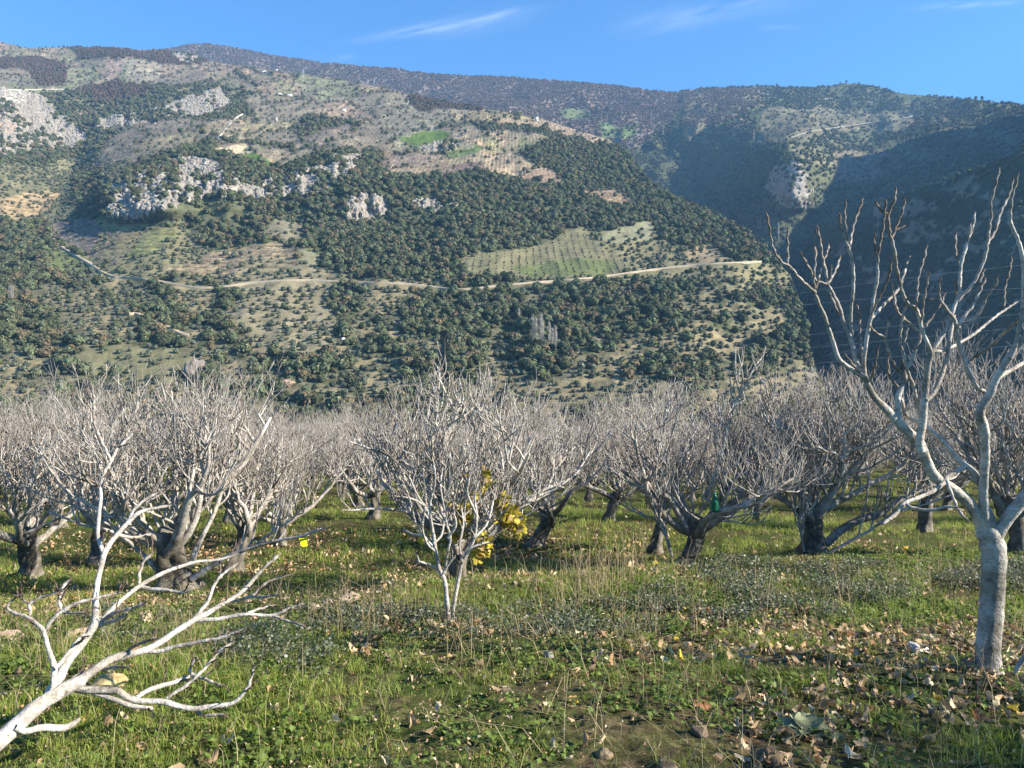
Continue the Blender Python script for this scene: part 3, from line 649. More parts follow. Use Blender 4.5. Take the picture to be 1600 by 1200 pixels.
GB = 'bare fig trees of the orchard'
near = []   # (x, y) of placed trunks
def near_fig(px, py, label, seed, D=None, dx=None, **kw):
    x, y = at_px(px, py) if D is None else ((px-800)/1200*D, D)
    e = fig(seed, **kw); put(e, x, y); tag(e, label, 'fig tree', GB); near.append((x, y)); return e
DENSE = dict(SPEC); 
ftl = near_fig(283, 965, 'big bare fig with a stout grey stump, behind the boughs of the leaning fig', 101, D=9.6, trunk_h=.78, trunk_r=.23, height=2.55, nl=7, spread=1.12, dens=1.0)
near_fig(368, 905, 'bare fig with a thin tan trunk just right of and behind the big stump', 102, D=12.5, trunk_h=.75, trunk_r=.15, height=2.5, nl=5)
near_fig(42, 915, 'bare fig with twin grey trunks at the left edge of the photo', 103, D=11.3, trunk_h=.7, trunk_r=.2, height=2.5, nl=6, spread=1.05)
near_fig(150, 880, 'bare fig behind the leaning fig, dark leaning trunk left of the big stump', 104, D=13.6, trunk_h=.8, trunk_r=.17, height=2.55, nl=5)
near_fig(437, 872, 'bare fig behind the yellow card with several thin whitish stems', 105, D=15.5, trunk_h=.6, trunk_r=.13, height=2.6, nl=6)
near_fig(581, 822, 'bare fig with a short forked trunk in the open gap left of the yellow-leaved tree', 106, D=18.5, trunk_h=.7, trunk_r=.16, height=2.6, nl=5)
near_fig(722, 905, 'fig with hollow dark trunk and last yellow leaves, right behind the small two-stemmed fig', 107, D=9.8, trunk_h=.85, trunk_r=.19, height=2.5, nl=7, spread=1.1, lean=(-.1, .1), dens=.95)
near_fig(835, 845, 'wide bare fig behind the yellow leaves, with long low branches to the right', 108, D=15.2, trunk_h=.7, trunk_r=.18, height=2.6, nl=7, spread=1.3)
near_fig(1026, 852, 'bare fig whose slim trunk stands just left of the one with the green bottle', 109, D=14.4, trunk_h=.9, trunk_r=.15, height=2.7, nl=5)
fgr = near_fig(1066, 880, 'bare fig with a dark leaning trunk and a green bottle hung in its fork', 110, D=12.0, trunk_h=.85, trunk_r=.2, height=2.65, nl=6, spread=1.15, lean=(.22, 0), dens=1.0)
near_fig(1270, 886, 'stout gnarled bare fig between the bottle tree and the tall foreground trunk', 111, D=12.0, trunk_h=.72, trunk_r=.21, height=2.65, nl=5, spread=1.15, dens=1.2, lean=(.05, 0), limbdirs=[(.12, 22, 1.2), (.75, 40, 1), (1.9, 50, 1), (2.9, 42, 1.1), (3.9, 52, 1), (5.2, 45, 1), (5.9, 30, 1)])
near_fig(1600, 900, 'old bare fig with thick dark trunk at the right edge, behind the tall trunk', 112, D=11.0, trunk_h=.8, trunk_r=.27, height=3.1, nl=7, spread=1.15, dens=1.1)
near_fig(1440, 850, 'bare fig between the gnarled fig and the tall foreground trunk, farther back', 113, D=16.5, trunk_h=.8, trunk_r=.16, height=2.8, nl=6, dens=1.1)
near_fig(-75, 930, 'bare fig cut off by the left edge, fine twigs reaching in above the leaning fig', 114, D=10.5, trunk_h=.75, trunk_r=.18, height=2.7, nl=6)
for (x_, y_, sd_, lb_) in ((5.9, 2.0, 120, 'bare fig just outside the right edge, throwing twig shadows over the near grass'),):
    e = fig(sd_, trunk_h=.8, trunk_r=.18, height=2.7, nl=6); put(e, x_, y_); tag(e, lb_, 'fig tree', GB); near.append((x_, y_))
# the orchard beyond, in loose rows: eight shapes, copied
protos = [fig(200+i, height=2.55+.1*(i % 3), trunk_h=.7, trunk_r=.13+.015*(i % 3), nl=6+i % 3, spread=1.1, dens=1.08 if i < 5 else .95, brown=.1+.1*(i % 4)) for i in range(8)]
used = set(); cnt = 0; rr_ = random.Random(5)
far_lab = ('bare whitish fig tree among the many merging rows at the back of the orchard')
mid = []
for iy in range(0, 22):
    Y = 18.5+iy*(4.3+.05*iy)
    if Y > 96: break
    for ix in range(-20, 21):
        X = ix*4.2+(iy % 2)*2.1+rr_.uniform(-.6, .6)+.1*Y; y = Y+rr_.uniform(-.6, .6)+.06*X
        if abs(X) > .70*y+2.5 or y < 17.5: continue
        if min((X-a)**2+(y-b)**2 for a, b in near) < 3.2**2: continue
        mid.append((X, y))
mid.sort(key=lambda q: q[1]); mid = mid[:283]
for k, (X, y) in enumerate(mid):
    pi = rr_.randrange(8)
    e = protos[pi] if pi not in used else copy_tree(protos[pi]); used.add(pi)
    put(e, X, y, rr_.uniform(0, 6.28), rr_.uniform(.9, 1.12)*(1+.0012*y)); tag(e, far_lab, 'fig tree', 'bare fig trees in the rows behind')
for i in range(8):
    if i not in used:
        for ch in list(protos[i].children): bpy.data.objects.remove(ch)
        bpy.data.objects.remove(protos[i])
print('orchard', len(mid))

# ------------------------------------------------------------------ traced foreground trees: polylines in photo pixels, each at its own depth
def smooth_poly(pts, sub=4):
    pts = np.asarray(pts, float); n = len(pts)
    if n < 3: sub = 5
    q = np.vstack([2*pts[0]-pts[1], pts, 2*pts[-1]-pts[-2]]); out = []
    for i in range(n-1):
        p0, p1, p2, p3 = q[i:i+4]
        for s in range(sub):
            t = s/sub; out.append(.5*((2*p1)+(-p0+p2)*t+(2*p0-5*p1+4*p2-p3)*t*t+(-p0+3*p1-3*p2+p3)*t**3))
    out.append(pts[-1]); return np.array(out)
def limb(buf, pts, D0, D1, k=10, twig=False, seed=0, old=0.0, rscale=1.0, lump=.05, brown=0, dscale=1.0):
    """pts: (px,py,r_px); depth runs from D0 to D1 along it"""
    r = np.random.default_rng(seed); a = np.array([p if len(p) == 3 else (*p, None) for p in pts], dtype=float)
    ok = ~np.isnan(a[:, 2]); a[:, 2] = np.interp(np.arange(len(a)), np.arange(len(a))[ok], a[ok, 2])
    s = np.r_[0, np.cumsum(np.hypot(np.diff(a[:, 0]), np.diff(a[:, 1])))]; D = D0+(D1-D0)*s/s[-1]
    W = np.stack([(a[:, 0]-800)/1200*D, D, (600-a[:, 1])/1200*D, a[:, 2]/1200*D*rscale], 1)
    W = smooth_poly(W, 5); L = np.r_[0, np.cumsum(np.linalg.norm(np.diff(W[:, :3], axis=0), axis=1))]
    m_ = max(8, int(L[-1]/.014)); u = np.linspace(0, L[-1], m_); W = np.stack([np.interp(u, L, W[:, i]) for i in range(4)], 1)
    W[:, :3] += .003*np.stack([fbm(u*9+seed*3.7+i*11, u*0+i, 3) for i in range(3)], 1)
    rad = W[:, 3]*(1+.07*fbm(u*22+seed, u*0, 3))
    if twig:   # leaf-scar knobs towards the tip
        ph = (u/.036+seed+1.3*fbm(u*14+seed, u*0, 2)) % 1; rad = rad*(1+(.4+.25*fbm(u*30, u*0+seed, 2))*np.exp(-((ph-.5)/.2)**2)*np.clip((.012-rad)/.006, 0, 1))
        rad[-3:] *= (1.0, .8, .5)
        W[:, :2] += .0028*np.stack([np.sin(u/.03*math.pi+seed), np.cos(u/.03*math.pi+seed)], 1)*np.clip((.011-rad)/.004, 0, 1)[:, None]
    rad = np.maximum(rad, .0022)
    V, F = tube(W[:, :3], rad, k, lump=lump, seed=seed)
    br = np.clip((.0090-rad)/.0050, 0, 1)*brown; c = np.stack([np.repeat(br, k), np.full(len(br)*k, old), 0*np.repeat(br, k)], 1); c = np.vstack([c, c[-1:]])
    buf.add(V, F, c); return W
def traced(name, label, base, parts, group=None, rsc=.74, shoots=0):
    e = empty(name, base); tag(e, label, 'fig tree', group)
    for pn, lims in parts:
        b = Buf()
        for i, l in enumerate(lims): limb(b, *l[:3], **dict(dict(seed=len(pn)+i*13+len(l[0]), k=10, rscale=rsc if pn != 'trunk' else 1.0), **(l[3] if len(l) > 3 else {})))
        if shoots and pn != 'trunk':
            rs_ = np.random.default_rng(len(parts)+len(lims))
            for i, l in enumerate(lims):
                a_ = np.array(l[0], float); 
                for _ in range(shoots if pn == 'twigs' else shoots*2):
                    f_ = rs_.uniform(.35, 1)*(len(a_)-1); j_ = min(int(f_), len(a_)-2); q_ = a_[j_]+(a_[j_+1]-a_[j_])*(f_-j_)
                    if q_[2] > 4.5: continue
                    dd_ = a_[j_+1, :2]-a_[j_, :2]; dd_ = dd_/np.hypot(*dd_); sg = rs_.choice([-1, 1]); v_ = dd_*.7+sg*.7*np.array([-dd_[1], dd_[0]])+np.array([0, -.35]); L_ = rs_.uniform(5, 22); dz_ = l[1]+(l[2]-l[1])*f_/(len(a_)-1)
                    limb(b, [(q_[0], q_[1], 1.5), (q_[0]+v_[0]*L_*.5, q_[1]+v_[1]*L_*.5, 1.3), (q_[0]+v_[0]*L_*.9, q_[1]+v_[1]*L_*1.1, 1.0)], dz_, dz_+rs_.normal()*.06, twig=True, k=5, brown=1.0, rscale=.8, seed=int(rs_.integers(99)))
        o = b.obj(pn, m_bark, None); 
        for v_ in (o,): v_.data.transform(Matrix.Translation(-Vector(base))); v_.parent = e
    return e
TW = dict(twig=True, k=7, brown=1.0)
TH = dict(twig=True, k=8, brown=.8)
bR = (P(1545, 1047, 4.65)); 
right = [
 ('trunk', [([(1545,1062,29),(1545,1050,24),(1545,1038,21),(1545,1015,20),(1547,985,19.5),(1550,945,19),(1552,900,19),(1553,870,19.5),(1551,850,20),(1546,832,20),(1541,815,16),(1538,795,11)],4.65,4.6,dict(k=28,lump=.05,old=.3,rscale=.9))]),
 ('limb', [([(1541,835,12),(1531,812,12),(1513,785,11.5),(1487,763,10),(1470,752,9.5),(1457,740,10),(1446,718,9.5),(1438,695,9.5),(1422,678,9.5),(1407,664,9),(1390,645,8),(1367,621,6.5),(1355,598,6),(1349,582,6)],4.62,4.3,dict(k=18,lump=.12)),
   ([(1352,590,5.5),(1333,579,5.2),(1312,562,4.8),(1303,538,4.3),(1295,513,4),(1288,492,3.7),(1281,478,3.5),(1273,456,3.3)],4.3,4.2,TH),
   ([(1350,583,5.5),(1338,567,5.2),(1333,542,4.8),(1327,522,4.5),(1318,505,4),(1312,482,3.6),(1301,458,3.2),(1293,443,3)],4.3,4.4,TH),
   ([(1330,524,3.8),(1329,500,3.5),(1330,480,3.3),(1332,465,3.2),(1333,423,3.1),(1327,388,3.3)],4.36,4.2,TH),
   ([(1351,585,5),(1350,563,4.3),(1353,538,4),(1357,513,3.9),(1360,500,3.8),(1362,488,3.4),(1364,467,3.2),(1371,434,3),(1372,402,2.7),(1377,369,2.4),(1381,337,2.2),(1384,311,2)],4.3,4.1,TH)]),
 ('twigs', [([(1274,457,3.1),(1267,451,3),(1251,436,2.8),(1240,423,2.7),(1232,416,2.7),(1221,410,2.4),(1208,389,2.2),(1202,354,2),(1197,330,2)],4.2,4.0,TW),
   ([(1231,416,2.1),(1231,380,2),(1231,356,1.9)],4.13,4.1,TW),([(1273,457,2.6),(1272,434,2.4),(1274,402,2.2),(1273,380,2.1),(1275,358,2)],4.2,4.2,TW),
   ([(1275,452,2.2),(1281,428,2.1),(1285,412,2)],4.2,4.25,TW),([(1292,444,2.6),(1275,438,2.4),(1267,423,2.3),(1250,393,2)],4.4,4.3,TW),
   ([(1292,444,2.7),(1291,430,2.5),(1286,406,2.4),(1282,380,2.2),(1276,352,2)],4.4,4.4,TW),([(1287,406,2),(1293,393,1.9),(1295,380,1.8)],4.4,4.45,TW),
   ([(1294,443,2.3),(1306,421,2.1),(1313,399,2)],4.4,4.5,TW),([(1295,440,1.9),(1298,425,1.7),(1298,413,1.6)],4.4,4.35,TW),([(1293,452,2.6),(1301,470,2.6),(1310,489,2.6)],4.4,4.36,TW),
   ([(1327,390,2.9),(1319,371,2.4),(1314,354,2.1),(1311,332,2)],4.2,4.15,TW),([(1327,390,2.6),(1325,371,2.2),(1320,345,2.1),(1321,313,2)],4.2,4.1,TW),([(1328,388,2.6),(1330,367,2.3),(1336,343,2.1),(1345,321,2),(1349,309,2)],4.2,4.3,TW),
   ([(1370,402,2.3),(1366,380,2),(1366,365,1.9)],4.18,4.2,TW),([(1358,499,3.2),(1366,493,3.1),(1379,478,3),(1397,460,2.7),(1407,443,2.3),(1416,415,2),(1422,400,1.9)],4.24,4.5,TW),
   ([(1361,491,2.5),(1372,468,2.3),(1381,449,2.1),(1390,428,2),(1393,406,1.9)],4.22,4.0,TW),([(1346,560,2.2),(1345,530,2.1),(1342,497,2),(1339,475,1.8)],4.3,4.35,TW),([(1349,590,2),(1335,572,1.8),(1325,560,1.6),(1318,552,1.6)],4.3,4.2,TW),([(1360,597,2.2),(1366,575,2),(1374,540,1.8)],4.3,4.2,TW)]),
 ('limb', [([(1440,705,9.5),(1437,688,8.5),(1441,665,8),(1443,647,7.6),(1445,622,7.2),(1447,597,6.8),(1450,568,6.4),(1455,550,6)],4.38,4.3,dict(k=16,lump=.12)),
   ([(1456,552,5),(1450,538,4.4),(1440,513,4.1),(1438,502,3.9),(1435,490,3.6),(1430,481,3.4),(1419,475,3.1),(1410,458,3),(1406,442,2.9),(1401,419,2.9),(1397,389,2.9),(1390,363,2.7)],4.3,4.15,TH),
   ([(1456,550,5),(1462,540,4.6),(1473,523,4.2),(1483,502,4),(1489,487,3.9),(1493,475,3.8),(1498,458,3.6),(1500,437,3.4),(1502,412,3.2),(1510,383,3),(1519,360,2.6),(1523,331,2.2)],4.3,4.4,TH),
   ([(1447,625,5.5),(1456,618,5),(1465,602,4.7),(1473,582,4.4),(1478,563,4.2),(1483,537,4.1),(1487,513,4),(1491,492,3.8)],4.32,4.42,TH),
   ([(1497,470,3.6),(1503,462,3.2),(1512,454,3.1),(1525,435,3.1),(1535,412,3.1),(1541,394,3),(1542,379,2.8),(1546,354,2.5),(1549,333,2.4),(1548,319,2.3),(1554,296,2.2),(1562,262,2.1)],4.4,4.3,TH)]),
 ('twigs', [([(1390,364,2.6),(1388,337,2.4),(1397,311,2.2),(1399,291,2)],4.15,4.1,TW),([(1386,334,2),(1375,326,1.9),(1368,313,1.8)],4.13,4.1,TW),([(1393,374,2.5),(1403,347,2.1),(1410,330,2),(1414,310,1.9)],4.16,4.2,TW),
   ([(1400,360,1.7),(1408,356,1.6),(1415,352,1.6)],4.18,4.2,TW),([(1432,483,2.3),(1433,458,2.1),(1436,431,2.1),(1444,404,2),(1448,383,2)],4.22,4.3,TW),([(1440,502,2.3),(1442,479,2.1),(1446,454,2),(1451,425,2)],4.25,4.15,TW),
   ([(1443,514,2.6),(1450,503,2.2),(1457,495,2.1),(1468,480,2),(1477,458,1.9)],4.26,4.3,TW),([(1503,403,2.6),(1512,375,2.1),(1517,348,1.9)],4.4,4.35,TW),([(1499,415,2.1),(1493,394,1.9),(1494,362,1.8)],4.4,4.45,TW),([(1494,470,2.2),(1494,450,1.9),(1496,437,1.7)],4.4,4.3,TW),
   ([(1542,382,2.7),(1554,362,2.5),(1565,329,2.3),(1577,304,2.1),(1583,279,2)],4.36,4.5,TW),
   ([(1457,548,4.2),(1472,548,3.6),(1490,541,3.2),(1513,528,2.7),(1533,513,2.5),(1555,495,2.3),(1575,481,2.1),(1590,471,2)],4.3,4.9,TH)]),
 ('limb', [([(1543,835,13),(1539,812,11),(1537,785,9.5),(1537,765,8.8),(1538,740,8.5),(1539,715,8.5),(1539,690,9),(1537,668,10),(1531,650,9.8),(1533,636,9),(1542,622,8.6),(1548,612,8.6),(1553,597,8),(1565,577,8),(1580,555,8.2),(1600,530,8),(1640,480,7),(1680,420,5),(1700,360,3)],4.6,4.1,dict(k=18,lump=.14)),
   ([(1545,617,5),(1536,611,4.8),(1525,603,4.6),(1512,580,4.3),(1505,558,4.2),(1498,535,4.1),(1495,513,4),(1492,500,3.7),(1483,488,3.2),(1476,478,2.9),(1468,467,2.6)],4.45,4.25,TH),
   ([(1557,592,5.5),(1566,586,4.8),(1580,578,4.4),(1600,567,4.2),(1640,550,3.4)],4.4,4.6,TH),
   ([(1578,560,5.2),(1587,542,5),(1592,513,4.7),(1597,488,4.6),(1599,458,4.3),(1599,417,4),(1595,392,3.7),(1588,369,3.3),(1579,350,3),(1578,333,2.7),(1581,308,2.4),(1588,287,2.2),(1591,269,2.1)],4.3,4.2,TH)]),
 ('twigs', [([(1468,468,2.3),(1467,448,2.1),(1470,433,2)],4.25,4.2,TW),([(1466,468,1.8),(1457,468,1.6),(1450,465,1.6)],4.25,4.3,TW),([(1494,510,3.1),(1502,505,2.9),(1517,500,2.7),(1530,487,2.5),(1544,460,2.2),(1556,444,2.1),(1559,429,2)],4.3,4.1,TW),
   ([(1497,512,3.1),(1507,493,3),(1518,480,2.7),(1525,467,2.5),(1533,450,2.3),(1542,433,2)],4.3,4.35,TW),([(1530,455,2.1),(1533,437,1.9),(1539,421,1.8)],4.34,4.4,TW),
   ([(1516,563,2.2),(1530,553,2.5),(1540,547,2.6),(1557,532,2.5),(1575,513,2.4),(1590,500,2.2)],4.9,4.3,TW),([(1569,478,2.2),(1571,448,2.1),(1577,427,2),(1581,400,2)],4.8,4.9,TW)]),
 ('limb', [([(1549,848,15),(1560,830,14),(1570,816,13),(1582,801,12.5),(1600,780,12),(1640,720,10),(1680,640,8),(1700,560,6),(1690,470,4)],4.6,4.2,dict(k=18,lump=.1))]),
 ('limb', [([(1534,762,7.5),(1528,750,7.5),(1520,737,7.4),(1510,729,7),(1500,722,6.5),(1487,708,5.6),(1472,690,5.4),(1455,674,5.2),(1442,664,5.8)],4.58,4.5,dict(k=14,lump=.12)),
   ([(1442,664,5),(1437,661,4.4),(1422,653,4.2),(1413,642,4),(1408,622,3.7),(1403,603,3.4)],4.5,4.4,TH),([(1441,662,4.2),(1433,630,3.5),(1427,603,3.3),(1418,577,3.2)],4.5,4.35,TH),
   ([(1400,655,7),(1403,642,6.4),(1403,622,6.1),(1408,607,5.6),(1413,592,5.2),(1413,580,5)],4.4,4.4,dict(k=12)),
   ([(1508,729,6),(1500,734,5.4),(1495,737,5.3),(1480,747,5.2),(1472,757,4.8),(1457,768,4.4),(1433,778,4.2),(1413,787,4.1),(1400,803,3.7),(1378,819,3)],4.55,4.3,TH)]),
 ('twigs', [([(1403,604,3),(1390,588,2.6),(1387,573,2.3),(1387,558,2)],4.4,4.3,TW),([(1405,600,3),(1408,580,2.8),(1412,555,2.5),(1414,530,2.2),(1420,505,2.1)],4.4,4.45,TW),([(1418,578,3),(1413,558,2.7),(1407,538,2.5),(1408,513,2.4),(1413,485,2.3),(1415,475,2.1),(1420,458,1.9)],4.35,4.2,TW),
   ([(1419,575,3.2),(1427,555,3.1),(1435,537,3.1),(1438,522,3),(1430,515,2.7),(1417,502,2.4),(1407,492,2.3),(1400,480,2.1),(1397,467,2),(1393,443,1.9)],4.35,4.3,TW),
   ([(1406,580,2.8),(1395,566,2.6),(1387,543,2.6),(1384,527,2.4),(1387,513,2.3),(1391,495,2)],4.38,4.25,TW),([(1384,527,2.1),(1370,520,2),(1357,507,1.9)],4.3,4.2,TW),
   ([(1479,750,3.4),(1483,762,3.1),(1490,778,2.9),(1498,797,2.6),(1513,815,2)],4.45,4.3,TW),([(1416,787,3.1),(1424,793,3.1),(1445,797,3),(1463,796,2.9),(1477,792,2.6),(1500,793,2.2)],4.35,4.2,TW)]),
]
tr = traced('fig_tree', 'tall smooth-barked bare fig in the right foreground, its knobbly twigs rising against the dark valley', tuple(bR), right)
bL = P(-60, 1260, 2.7); bL[2] = float(ground_z(bL[0], bL[1]))
left = [
 ('trunk', [([(-190,1330,24),(-120,1255,19),(-60,1203,16.5),(0,1156,14),(30,1130,13.3),(60,1103,12.6),(88,1085,11.6),(110,1072,10.8),(128,1064,10)],2.75,3.6,dict(k=22,lump=.08))]),
 ('limb', [([(72,1094,10),(80,1078,9.5),(92,1060,9.2),(104,1035,9),(121,1014,8.6),(138,992,7.8),(147,977,7.6),(149,965,7),(149,950,6),(149,933,5.5),(151,920,5.2),(153,905,5),(159,883,5),(163,866,5.2),(172,849,4.7),(186,832,4.3),(203,814,4),(220,800,3.4),(245,794,2.6),(268,789,2)],3.5,4.1,dict(k=14,lump=.08,twig=True,brown=.6)),
   ([(148,974,6.2),(163,966,5.4),(172,956,5.2),(192,937,4.7),(218,916,4.4),(249,898,3.9),(276,887,3.3),(306,878,2.9),(340,874,2.5),(373,866,2)],3.8,4.2,TH),
   ([(162,868,4.4),(157,853,4),(153,834,3.9),(155,803,3.6),(158,780,3.4),(158,760,3.2),(162,740,3),(173,721,2.9),(182,703,2.5),(201,684,2.1),(212,672,1.6)],4.0,4.3,TH)]),
 ('twigs', [([(172,722,2.6),(169,712,2.4),(158,688,2.3),(147,660,2.2),(147,623,2),(141,593,1.7)],4.2,4.3,TW),([(200,817,3),(210,797,2.8),(227,781,2.4),(253,766,1.8)],4.1,4.2,TW),([(186,835,3.2),(211,840,3),(238,835,2.3)],4.05,4.2,TW),
   ([(218,916,3.2),(219,895,2.8),(226,876,2.6),(241,862,2.2)],3.95,4.0,TW),([(220,917,4),(238,921,3.9),(257,922,3.6),(283,926,2.6),(298,922,2)],3.95,3.9,TH),
   ([(155,974,4.2),(168,964,3.6),(182,956,3),(211,950,2.5),(232,939,2)],3.8,3.7,TW),([(155,978,3.8),(168,973,3.5),(184,968,3),(201,959,2.2)],3.8,3.65,TW)]),
 ('limb', [([(80,1084,6),(84,1070,5.6),(85,1055,5.6),(85,1040,5.6),(75,1013,4.3),(69,992,4.1),(66,984,4.6),(60,978,3.5),(53,972,3.3),(43,964,3.1),(24,958,3),(13,952,2.8),(14,943,2.4),(24,934,2),(31,929,1.8)],3.5,3.6,TH),
   ([(67,984,4),(71,985,3.8),(80,970,3.7),(97,955,3.4),(121,942,3.1),(145,936,2.8),(169,930,2.2),(191,925,1.7)],3.6,3.7,TH),([(84,1045,5),(92,1038,4.2),(109,1018,4.1),(121,1001,3.7),(138,987,3.2)],3.5,3.7,dict(k=8))]),
 ('twigs', [([(45,965,3),(46,955,3),(46,943,3),(58,936,2.4),(72,931,2),(97,924,1.6)],3.6,3.65,TW),([(96,955,2.9),(93,945,2.8),(93,936,2.6),(99,917,2.6),(114,900,2)],3.65,3.7,TW),([(97,956,2.6),(108,958,2.4),(121,958,2.2),(143,957,1.9)],3.65,3.6,TW),([(46,943,2),(36,938,1.8),(28,930,1.5)],3.6,3.6,TW)]),
 ('limb', [([(122,1066,9.5),(128,1062,9),(145,1049,8.6),(174,1031,8.3),(190,1026,8),(205,1022,7.2),(230,1015,6.7),(254,1001,6.2),(278,985,6),(303,969,5.6),(329,955,5.2),(348,943,4.2),(367,932,3.7),(385,918,3.4),(402,899,3.1),(420,880,2.5),(439,865,2)],3.6,4.3,dict(k=14,lump=.1,twig=True,brown=.7)),
   ([(303,970,4.4),(322,968,4.2),(343,967,4),(378,960,3.6),(404,961,3.1),(427,961,2.9),(455,950,2.4),(476,943,1.9)],4.0,4.1,TH),([(232,1017,4.6),(250,1017,4),(273,1011,3.6),(311,1003,3.3),(343,997,3),(364,990,2.5),(381,982,1.9)],3.85,3.9,TH)]),
 ('twigs', [([(304,966,3.7),(314,953,3.4),(325,939,3.2),(334,915,3),(348,897,2.6),(376,877,1.9)],4.0,4.2,TW),([(425,961,2.7),(432,964,2.5),(451,971,2.2),(476,977,1.8)],4.08,4.0,TW),([(385,960,2.9),(400,953,2.6),(413,950,2.2),(432,944,1.8)],4.05,4.2,TW),
   ([(355,940,3.2),(372,938,3),(390,933,2.8),(413,933,2.4),(439,928,1.8)],4.15,4.0,TW),([(392,933,2.6),(397,929,2.4),(413,913,2.2),(432,904,2.1),(460,897,1.8)],4.08,4.2,TW),([(196,1023,3),(205,1013,2.6),(222,1004,2.4),(249,997,1.8)],3.78,3.7,TW),([(160,1047,3.2),(179,1043,2.8),(201,1043,2)],3.68,3.6,TW)]),
 ('limb', [([(116,1072,9),(128,1077,8),(142,1078,7.6),(155,1078,7.4),(181,1079,7.2),(190,1083,7),(198,1089,6.8),(218,1095,6.3),(254,1096,6.1),(278,1103,5.8),(304,1108,5.3),(329,1104,4.6),(362,1099,4),(378,1086,3.2),(392,1065,2.5),(397,1039,1.9)],3.58,3.75,dict(k=14,lump=.1,twig=True,brown=.6)),
   ([(213,1090,4.4),(225,1082,4.5),(238,1076,4.6),(262,1069,4.2),(283,1062,4.1),(304,1053,3.6)],3.66,3.9,TH),([(145,1082,5.4),(160,1087,5.2),(179,1093,5),(205,1103,4.2),(237,1108,3.4)],3.6,3.62,dict(k=10)),
   ([(24,1136,5.5),(39,1143,6.2),(56,1139,6.6),(73,1137,6.7),(88,1138,6.6),(102,1137,6.5),(114,1132,6),(123,1124,3.5)],3.3,3.5,dict(k=12,lump=.1))]),
 ('twigs', [([(260,1092,3.3),(270,1084,3.1),(283,1076,3.1),(306,1058,3.1),(329,1034,3),(343,1018,2.7),(367,1002,1.9)],3.7,3.9,TW),([(302,1054,2.8),(297,1044,2.4),(308,1027,1.8)],3.88,3.9,TW),([(300,1055,3),(311,1058,2.8),(329,1065,2.6),(353,1073,1.9)],3.88,3.8,TW),
   ([(304,1108,3.2),(310,1113,2.9),(320,1118,2.6),(340,1117,2.4),(357,1116,1.8)],3.72,3.7,TW),([(98,1077,3.2),(108,1068,2.8),(118,1057,2.5),(135,1050,1.8)],3.6,3.7,TW)]),
]
tl = traced('fig_tree', 'pale bare fig leaning in low from the bottom left corner, boughs sprawling over the grass', tuple(bL), left, rsc=.8, shoots=3)
DS = float(gray(703, 978)); bS = P(704, 978, DS); r_ = np.random.default_rng(77)
S0 = [('stem', [([(701,984,4.6),(701,975,4.4),(700,955,4.2),(698,935,4),(695,907,3.7),(687,890,3.4),(681,862,3.1),(676,828,2.6),(668,800,2.2),(650,770,1.8),(640,745,1.4)],DS,DS,dict(k=9,twig=True,brown=.4)),
              ([(706,984,4),(707,970,3.8),(710,940,3.5),(716,905,3.2),(722,880,3),(732,860,2.7),(742,840,2.3),(745,810,2),(742,775,1.6),(750,745,1.3)],DS+.05,DS,dict(k=9,twig=True,brown=.4))])]
tw = []
for (x0, y0, pts) in ((695,895,[(700,860),(704,840),(697,815),(700,790)]),(677,855,[(662,837),(648,812),(640,780),(628,750)]),(687,890,[(670,882),(655,878)]),(676,850,[(690,835),(694,800),(688,760),(692,730)]),(676,828,[(672,790),(680,750),(676,715)]),
    (722,880,[(718,850),(724,820),(720,790)]),(742,840,[(760,820),(768,795),(775,760)]),(700,840,[(712,820),(708,790),(716,750)]),(668,800,[(655,785),(636,778),(615,775)]),(662,837,[(645,835),(632,828)]),(742,800,[(730,770),(735,740)]),
    (681,862,[(668,850),(660,825),(664,790)]),(732,860,[(750,850),(768,848)]),(690,900,[(702,880),(712,868)])):
    tw.append(([(x0, y0, 2.1)]+[(a, b, 2.0-.3*i) for i, (a, b) in enumerate(pts)], DS+r_.normal()*.05, DS+r_.normal()*.25, dict(TW, brown=.4)))
S0.append(('twigs', tw))
ts = traced('fig_tree', 'small young fig with two slender white stems in front of yellow leaves', tuple(bS), S0, rsc=.9, shoots=2)
# low bough entering at the lower right corner
bq = P(1598, 1046, 4.4); bq[2] = float(ground_z(bq[0], bq[1]))
traced('fallen_branch', 'slim grey bough poking up from the ground at the right edge beside the tall trunk', tuple(bq), [('stem', [([(1584,1052,3),(1590,1043,5),(1600,1030,6),(1640,985,7),(1700,930,7)],4.4,4.3,dict(k=12)),])])['category'] = 'branch'

